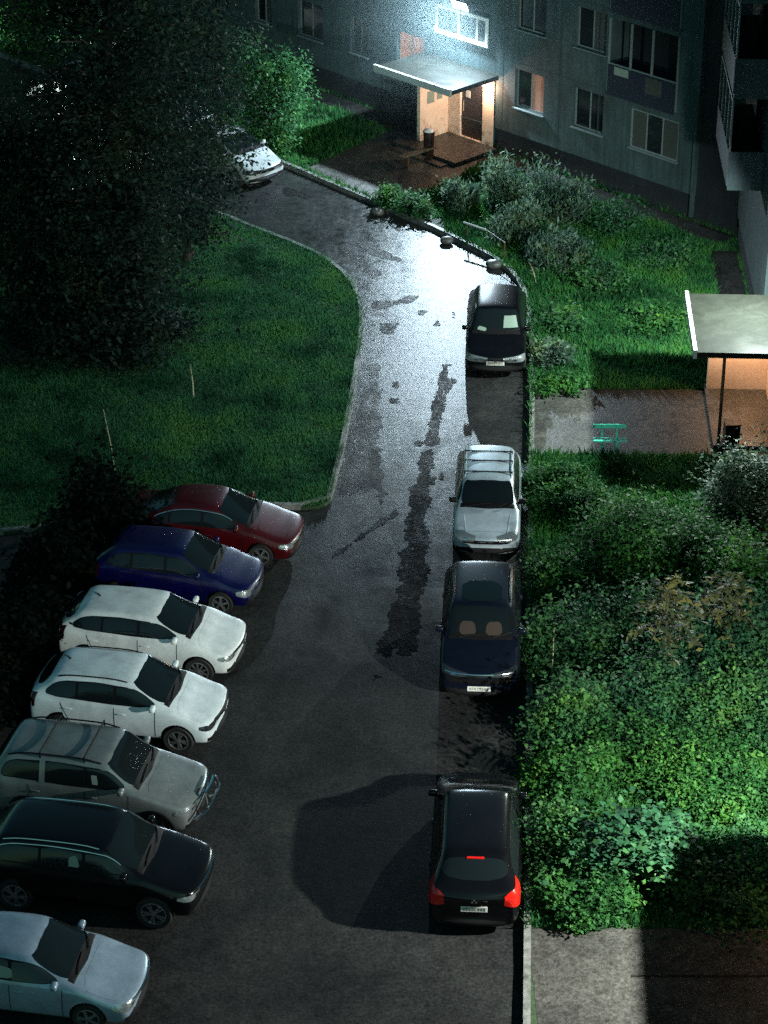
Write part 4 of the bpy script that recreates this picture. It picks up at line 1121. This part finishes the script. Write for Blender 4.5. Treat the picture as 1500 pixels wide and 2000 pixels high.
# loggias: recessed, with parapet and glazing
for i, (a,b,c_,d) in enumerate(loggias):
    bm = bmesh.new(); bx(bm, (a,.0-.05,c_-.12), (b,1.0,c_-.001), FB); o = wld(from_bm('loggia', bm, M['panel'], bld))
    bm = bmesh.new(); bx(bm, (a,1.0,c_), (b,1.1,d), FB); from_bm('back_wall', bm, M['plinth'], o)
    bm = bmesh.new(); bx(bm, (a,.27,d+.001), (b,1.1,d+.1), FB); bx(bm, (a-.1,.27,c_), (a-.001,1.1,d), FB); bx(bm, (b+.001,.27,c_), (b+.1,1.1,d), FB); from_bm('side_wall', bm, M['panel'], o)
    bm = bmesh.new()
    for f in (0,.32,.63,1): 
        x = a+.03+(b-a-.06)*f; bx(bm, (x-.03,-.045,c_), (x+.03,.015,d), FB)
    bx(bm, (a+.06,-.04,c_+.95), (b-.06,.01,c_+1.0), FB)
    from_bm('glazing_frame', bm, M['frame'], o)
    bm = bmesh.new(); bx(bm, (a+.065,-.075,c_-.10), (b-.065,-.048,c_+.94), FB); from_bm('parapet', bm, M['navy'], o)
    if i == 0:
        for (u,v,zz,z2,mm) in ((0.35,.95,.66,.93,'pale'),(1.7,2.4,.35,.9,'leaf_grey2')):
            bm = bmesh.new(); bx(bm, (a+u,-.10,c_+zz), (a+v,-.078,c_+z2), FB); from_bm('hung_cloth', bm, M['pane_dim'] if mm != 'pale' else M['pale'], o)
        bm = bmesh.new(); bx(bm, (a+2.3,.93,c_+1.25), (a+2.85,.99,c_+2.1), FB); from_bm('lit_doorway', bm, M['lit_faint'], o)
        bm = bmesh.new(); bx(bm, (a+2.3,.90,c_+1.95), (a+2.75,.925,c_+2.12), FB); from_bm('room_lamp', bm, M['lit_violet'], o)
bm = bmesh.new(); bx(bm, (-45.9,-.03,PL), (T1-.0,-.008,ZT), FB); wld(from_bm('corner_dark_sheet', bm, M['plinth'], bld))  # thin near-black sheet over the end stretch of the wall
# downpipe at the corner and dark corner strip
bm = bmesh.new(); bx(bm, (-46.05,-.16,.3), (-45.93,-.04,ZT), FB); wld(from_bm('downpipe', bm, M['panel'], bld))
bm = bmesh.new(); bx(bm, (T0,.0,ZT), (T1+.5,9,ZT+.3), FB); wld(from_bm('roof', bm, M['slab'], bld))
# steel entrance door
bm = bmesh.new(); bx(bm, (-56.70,.06,.29), (-55.64,.11,2.43), FB, .0); dr = wld(from_bm('door', bm, M['door'], bld))
bm = bmesh.new(); bx(bm, (-56.62,.03,1.2), (-56.58,.055,1.6), FB); from_bm('handle', bm, M['chrome'], dr)
bm = bmesh.new(); bx(bm, (-56.5,.035,1.75), (-56.3,.058,2.0), FB); from_bm('notice', bm, M['plate'], dr)

def canopy(parent, mtx, t0, t1, n0, n1, z, wl, sm=None):
    bm = bmesh.new(); bx(bm, (t0,n0,z-.16), (t1,n1,z), mtx); sl = wl(from_bm('canopy', bm, sm or M['slab'], parent))
    bm = bmesh.new(); bx(bm, (t0-.03,n0-.10,z-.18), (t1+.03,n0-.002,z+.07), mtx, .0); from_bm('edge', bm, M['white_metal'], sl)
    return sl
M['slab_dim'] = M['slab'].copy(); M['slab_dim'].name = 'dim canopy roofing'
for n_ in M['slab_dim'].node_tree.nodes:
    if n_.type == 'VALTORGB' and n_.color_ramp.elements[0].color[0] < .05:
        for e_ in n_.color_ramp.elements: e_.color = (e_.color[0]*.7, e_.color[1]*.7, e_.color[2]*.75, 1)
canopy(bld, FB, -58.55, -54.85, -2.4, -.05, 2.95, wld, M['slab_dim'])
bm = bmesh.new(); bx(bm, (-57.45,-1.45,.1), (-57.3,-.035,2.785), FB); sw = wld(from_bm('side_wall', bm, M['cream'], bld))
bm = bmesh.new(); bx(bm, (-57.298,-1.1,1.55), (-57.29,-.75,2.0), FB); bx(bm, (-57.298,-.62,1.6), (-57.29,-.35,1.95), FB); from_bm('notice', bm, M['pale'], sw)
bm = bmesh.new(); bx(bm, (-58.0,-2.1,.0), (-54.9,-.04,.26), FB, .0); bx(bm, (-57.7,-2.5,.0), (-55.2,-2.103,.16), FB); wld(from_bm('landing', bm, M['path'], bld))

# right wing
wing = thing('apartment_wing', 'right wing of the block with orange lit entrance at the frame edge', 'building', WP(0,0,0))
def wlw(o): o.matrix_parent_inverse = Matrix.Translation(-V(wing.location)); return o
ww = []
for fl_ in range(5):
    z = 2.0+2.8*fl_
    for t in (-2.95,-5.6,-8.3,-11,-13.7,-16.4,-19.1,2.95, -27.2,-30,-33,-36):
        ww.append((t-.68,t+.68,z,z+1.38))
W0t, W1t = -45, 12.45
wlw(wall_with_holes('wall', WB, W0t, W1t, PL, ZT, ww + [(-1.45,1.45,PL,2.75), (-25.1,-22.3,PL,2.75)], M['panel'], wing, .25))
bm = bmesh.new(); bx(bm, (W0t,.06,-.1), (-25.15,.5,PL-.003), WB); bx(bm, (-22.25,.06,-.1), (-1.5,.5,PL-.003), WB); bx(bm, (1.5,.06,-.1), (W1t-.1,.5,PL-.003), WB); wlw(from_bm('plinth', bm, M['plinth'], wing))
for h in ww: wlw(window(WB, *h, wing, None, .12, (.5,)))
bm = bmesh.new(); bx(bm, (W0t,.0,ZT), (W1t,9,ZT+.3), WB); wlw(from_bm('roof', bm, M['slab'], wing))
# balconies near the inner corner
for k in range(4):
    z = 4.3+2.8*k
    bm = bmesh.new(); bx(bm, (6.4,-1.0,z-.14), (10.6,-.002,z), WB); o = wlw(from_bm('balcony', bm, M['panel'], wing))
    bm = bmesh.new(); bx(bm, (6.4,-1.04,z+.002), (10.6,-.99,z+1.05), WB); bx(bm, (6.4,-.985,z+.002), (6.45,-.002,z+1.05), WB); bx(bm, (10.55,-.985,z+.002), (10.6,-.002,z+1.05), WB); from_bm('parapet', bm, M['balc'], o)
    bm = bmesh.new()
    for f in np.linspace(6.43,10.57,5): bx(bm, (f-.03,-1.03,z+1.052), (f+.03,-.98,z+2.55), WB)
    bx(bm, (6.4,-1.03,z+2.551), (10.6,-.98,z+2.62), WB); from_bm('glazing_frame', bm, M['frame'], o)
    bm = bmesh.new(); bx(bm, (6.46,-1.01,z+1.055), (10.54,-1.0,z+2.55), WB); from_bm('glazing', bm, M['pane'], o)
def entrance(tc, lit):
    canopy(wing, WB, tc-2.25, tc+1.6, -2.35 if lit else -2.13, -.05, 2.95, wlw)
    wlw(wall_with_holes('entrance_wall', WB, tc-1.5, tc+1.5, .12, 2.75, [(tc-.55,tc+.55,.28,2.4)], M['cream'], wing, .2, -.03))
    bm = bmesh.new(); bx(bm, (tc+1.2,-1.7,.1), (tc+1.35,-.035,2.785), WB); wlw(from_bm('side_wall', bm, M['cream'], wing))
    bm = bmesh.new(); bx(bm, (tc-.54,.06,.29), (tc+.54,.11,2.39), WB); d = wlw(from_bm('door', bm, M['door'], wing))
    bm = bmesh.new(); bx(bm, (tc+.44,.03,1.2), (tc+.48,.055,1.6), WB); from_bm('handle', bm, M['chrome'], d)
    bm = bmesh.new(); bx(bm, (tc-2.3,-1.75,.0), (tc+1.5,-.04,.22), WB); wlw(from_bm('landing', bm, M['path'], wing))
    bm = bmesh.new(); tube(bm, [WP(tc-2.1,-1.6,.1), WP(tc-2.1,-1.6,2.79)], .045, 8); wlw(from_bm('post', bm, M['rust'], wing))
entrance(0, True); entrance(-23.8, False)
bm = bmesh.new(); bx(bm, (1.195-.008,-1.5,1.45), (1.198,-.6,2.25), WB); wlw(from_bm('notice_board', bm, M['pale'], wing))

# ------------------------------------------------------------------ small furniture
def bin_(loc, rz, label, bag, h=.8, r=.17):
    t = thing('trash_bin', label, 'trash bin', loc, rz)
    bm = bmesh.new(); lathe(bm, [(r*.8,0),(r*.85,.01),(r,h),(r*1.06,h),(r*1.06,h-.04),(r*.93,h-.04),(r*.75,.05),(.001,.05)], 20); from_bm('body', bm, M['bin'], t, True)
    if bag:
        bm = bmesh.new(); bmesh.ops.create_icosphere(bm, subdivisions=3, radius=r*.95)
        rg = random.Random(4)
        for v in bm.verts: v.co = V((v.co.x, v.co.y, v.co.z*.6)) * (1+rg.uniform(-.06,.06)) + V((0,0,h))
        from_bm('bag', bm, M['bag'], t, True, 60)
bin_(FP(-56.15,-2.15,.265), 0, 'dark round trash bin with white bag in front of the left entrance', True, .85, .2)
t = thing('trash_bin', 'square dark box bin under the orange lit canopy', 'trash bin', WP(-1.95,-1.25,.225), .05)
bm = bmesh.new(); bx(bm, (-.2,-.2,0), (.2,.2,.5), None, .02); from_bm('body', bm, M['bin'], t)
bm = bmesh.new(); bx(bm, (-.215,-.215,.502), (.215,.215,.54), None, .01); from_bm('rim', bm, M['trim'], t)
p = WP(.2,-2.2,LZ); boulder((1406,802), .14, 'small pale stone beside the post of the orange lit entrance')
def bench(name, label, a, b, mt, back, w=.28, h=.42):
    a, b = V(a), V(b); t = thing(name, label, 'bench', (a+b)/2, math.atan2((b-a).y, (b-a).x)); l = (b-a).length/2
    bm = bmesh.new(); bx(bm, (-l,-w/2,h), (l,-.01,h+.04), None, .006); bx(bm, (-l,.01,h), (l,w/2,h+.04), None, .006); from_bm('seat', bm, mt, t)
    for s_ in (-1,1):
        bm = bmesh.new(); bx(bm, (s_*(l-.25)-.03,-w/2+.02,0), (s_*(l-.25)+.03,w/2-.02,h-.002)); from_bm('leg', bm, M['rust'] if mt is M['wood'] else mt, t)
    if back:
        bm = bmesh.new(); bx(bm, (-l,w/2+.06,h+.28), (l,w/2+.09,h+.40), None, .006); o = from_bm('backrest', bm, mt, t)
        for s_ in (-1,1):
            bm = bmesh.new(); bx(bm, (s_*(l-.25)-.025,w/2+.015,0), (s_*(l-.25)+.025,w/2+.057,h+.42)); from_bm('back_post', bm, mt, t)
a = G(1157,885,LZ); b = G(1222,885,LZ)
bench('bench', 'turquoise painted bench beside the path to the orange lit entrance', (a.x,a.y-.0,LZ), (b.x,b.y,LZ), M['teal'], True, .22, .38)
a = FP(-58.2,-2.9,LZ); b = FP(-58.2,-1.5,LZ)
bench('bench', 'weathered plank bench in front of the landing of the far entrance, left of the bin', G(782,330,LZ), G(848,310,LZ), M['wood'], False, .3, .42)

# ------------------------------------------------------------------ lamps
def flood(Pf, t, n, z, label, power, col, emit=True):
    r = thing('floodlight', label, 'floodlight', Pf(t,0,z), math.atan2((Pf(1,0,0)-Pf(0,0,0)).y, (Pf(1,0,0)-Pf(0,0,0)).x))
    if Pf is WP: r.rotation_euler.z += math.pi
    tl = Matrix.Rotation(rad(25), 4, 'X')
    bm = bmesh.new(); bx(bm, (-.38,-.05,-.18), (.38,.05,.18), Matrix.Translation((0,-.30,0)) @ tl, .01); hs = from_bm('housing', bm, M['trim'], r)
    bm = bmesh.new(); bx(bm, (-.36,-.062,-.16), (.36,-.053,.16), Matrix.Translation((0,-.30,0)) @ tl); from_bm('lens', bm, M['lens'], hs)
    bm = bmesh.new(); tube(bm, [(0,0,.02),(0,-.26,.02)], .025, 6); from_bm('bracket', bm, M['trim'], r)
    ld = bpy.data.lights.new('floodlight_lamp', 'SPOT'); ld.energy = power; ld.color = col; ld.shadow_soft_size = .10; ld.spot_size = rad(176); ld.spot_blend = .55 if Pf is FP else .30
    lo = bpy.data.objects.new('lamp', ld); C.objects.link(lo); lo.parent = r; lo.location = (0,-.46,-.06); lo.rotation_euler = (rad(-62), 0, 0)
flood(FP, -56.5, 0, 5.15, 'floodlight glaring on the wall above the far entrance canopy', 11500, (.66,.87,1.0))
flood(WP, .0, 0, 5.35, 'floodlight above the orange lit entrance, outside the frame', 8500, (.84,1.0,.93))
flood(WP, -23.8, 0, 5.15, 'floodlight above the lowest entrance, outside the frame', 11500, (.96,1.0,.90))
flood(FP, -79.5, 0, 4.98, 'floodlight farther left along the far wall', 16000, (.84,1.0,.90))
def bulk(P_, label, power, col, name='entrance_lamp'):
    r = thing(name, label, 'wall lamp', P_)
    bm = bmesh.new(); bmesh.ops.create_uvsphere(bm, u_segments=16, v_segments=10, radius=.10)
    for v in bm.verts: v.co.z *= .6
    from_bm('lamp_shade', bm, M['lens_warm'], r, True)
    ld = bpy.data.lights.new('entrance_light', 'POINT'); ld.energy = power; ld.color = col; ld.shadow_soft_size = .10
    lo = bpy.data.objects.new('lamp', ld); C.objects.link(lo); lo.parent = r; lo.location = (0,0,-.18)
bulk(FP(-55.35,-.22,2.52), 'pinkish globe lamp under the far entrance canopy', 170, (1,.62,.42))
bulk(WP(.75,-.75,2.6), 'warm lamp hidden under the second canopy', 290, (1,.60,.34))

mv = bpy.data.materials.new('lamp glow haze'); mv.use_nodes = True; mn = mv.node_tree; mn.nodes.remove(mn.nodes['Principled BSDF'])  # added ball of haze standing in for the bloom around the floodlight
vs_ = mn.nodes.new('ShaderNodeVolumeScatter'); tcv = mn.nodes.new('ShaderNodeTexCoord'); mpv = mn.nodes.new('ShaderNodeMapping'); mpv.inputs['Scale'].default_value = (1/6.5,)*3; grv = mn.nodes.new('ShaderNodeTexGradient'); grv.gradient_type = 'SPHERICAL'
pwv = mn.nodes.new('ShaderNodeMath'); pwv.operation = 'POWER'; pwv.inputs[1].default_value = 2.2; mlv = mn.nodes.new('ShaderNodeMath'); mlv.operation = 'MULTIPLY'; mlv.inputs[1].default_value = .0145
mn.links.new(tcv.outputs['Object'], mpv.inputs['Vector']); mn.links.new(mpv.outputs[0], grv.inputs[0]); mn.links.new(grv.outputs['Fac'], pwv.inputs[0]); mn.links.new(pwv.outputs[0], mlv.inputs[0]); mn.links.new(mlv.outputs[0], vs_.inputs['Density'])
vs_.inputs['Color'].default_value = (.75,.95,1,1); mn.links.new(vs_.outputs[0], mn.nodes['Material Output'].inputs['Volume'])
bm = bmesh.new(); bmesh.ops.create_icosphere(bm, subdivisions=4, radius=6.5)
mo = from_bm('glow_haze', bm, mv, None, True); mo.location = FP(-56.5,-.6,5.1); mo['kind'] = 'structure'
sheet('path_edge', [G(1232,1913), G(1232,1917), G(1500,1917), G(1500,1913)], LZ+.012, M['asphalt_old'])

bulk(WP(-23.8+.3,-.6,2.68), 'warm lamp under the lowest canopy, outside the frame', 80, (1,.62,.36))

# ------------------------------------------------------------------ night sky
wd = bpy.data.worlds.new('World'); sc.world = wd; wd.use_nodes = True
nt = wd.node_tree; bg = nt.nodes['Background']; sky = nt.nodes.new('ShaderNodeTexSky'); sky.sky_type = 'NISHITA'; sky.sun_disc = False
sky.sun_elevation = rad(35); sky.sun_rotation = rad(160)
hs = nt.nodes.new('ShaderNodeMix'); hs.data_type = 'RGBA'; hs.blend_type = 'MULTIPLY'; hs.inputs[0].default_value = 1
nt.links.new(sky.outputs[0], hs.inputs[6]); hs.inputs[7].default_value = (.45,.95,.80,1)
nt.links.new(hs.outputs[2], bg.inputs['Color']); bg.inputs['Strength'].default_value = .054
sd = bpy.data.lights.new('moon', 'SUN'); sd.energy = .012; sd.angle = rad(20); sd.color = (.6,.8,1)
so = bpy.data.objects.new('moon', sd); C.objects.link(so); so.rotation_euler = (rad(50), 0, rad(20))

sc.render.resolution_x = 768; sc.render.resolution_y = 1024
sc.view_settings.view_transform = 'Standard'; sc.view_settings.look = 'None'; sc.view_settings.exposure = 0
sc.cycles.max_bounces = 5; sc.cycles.diffuse_bounces = 2; sc.cycles.glossy_bounces = 3; sc.cycles.transmission_bounces = 2
sc.cycles.use_light_tree = True
sc.cycles.use_denoising = False; sc.cycles.sample_clamp_indirect = 1.5; sc.cycles.sample_clamp_direct = 12
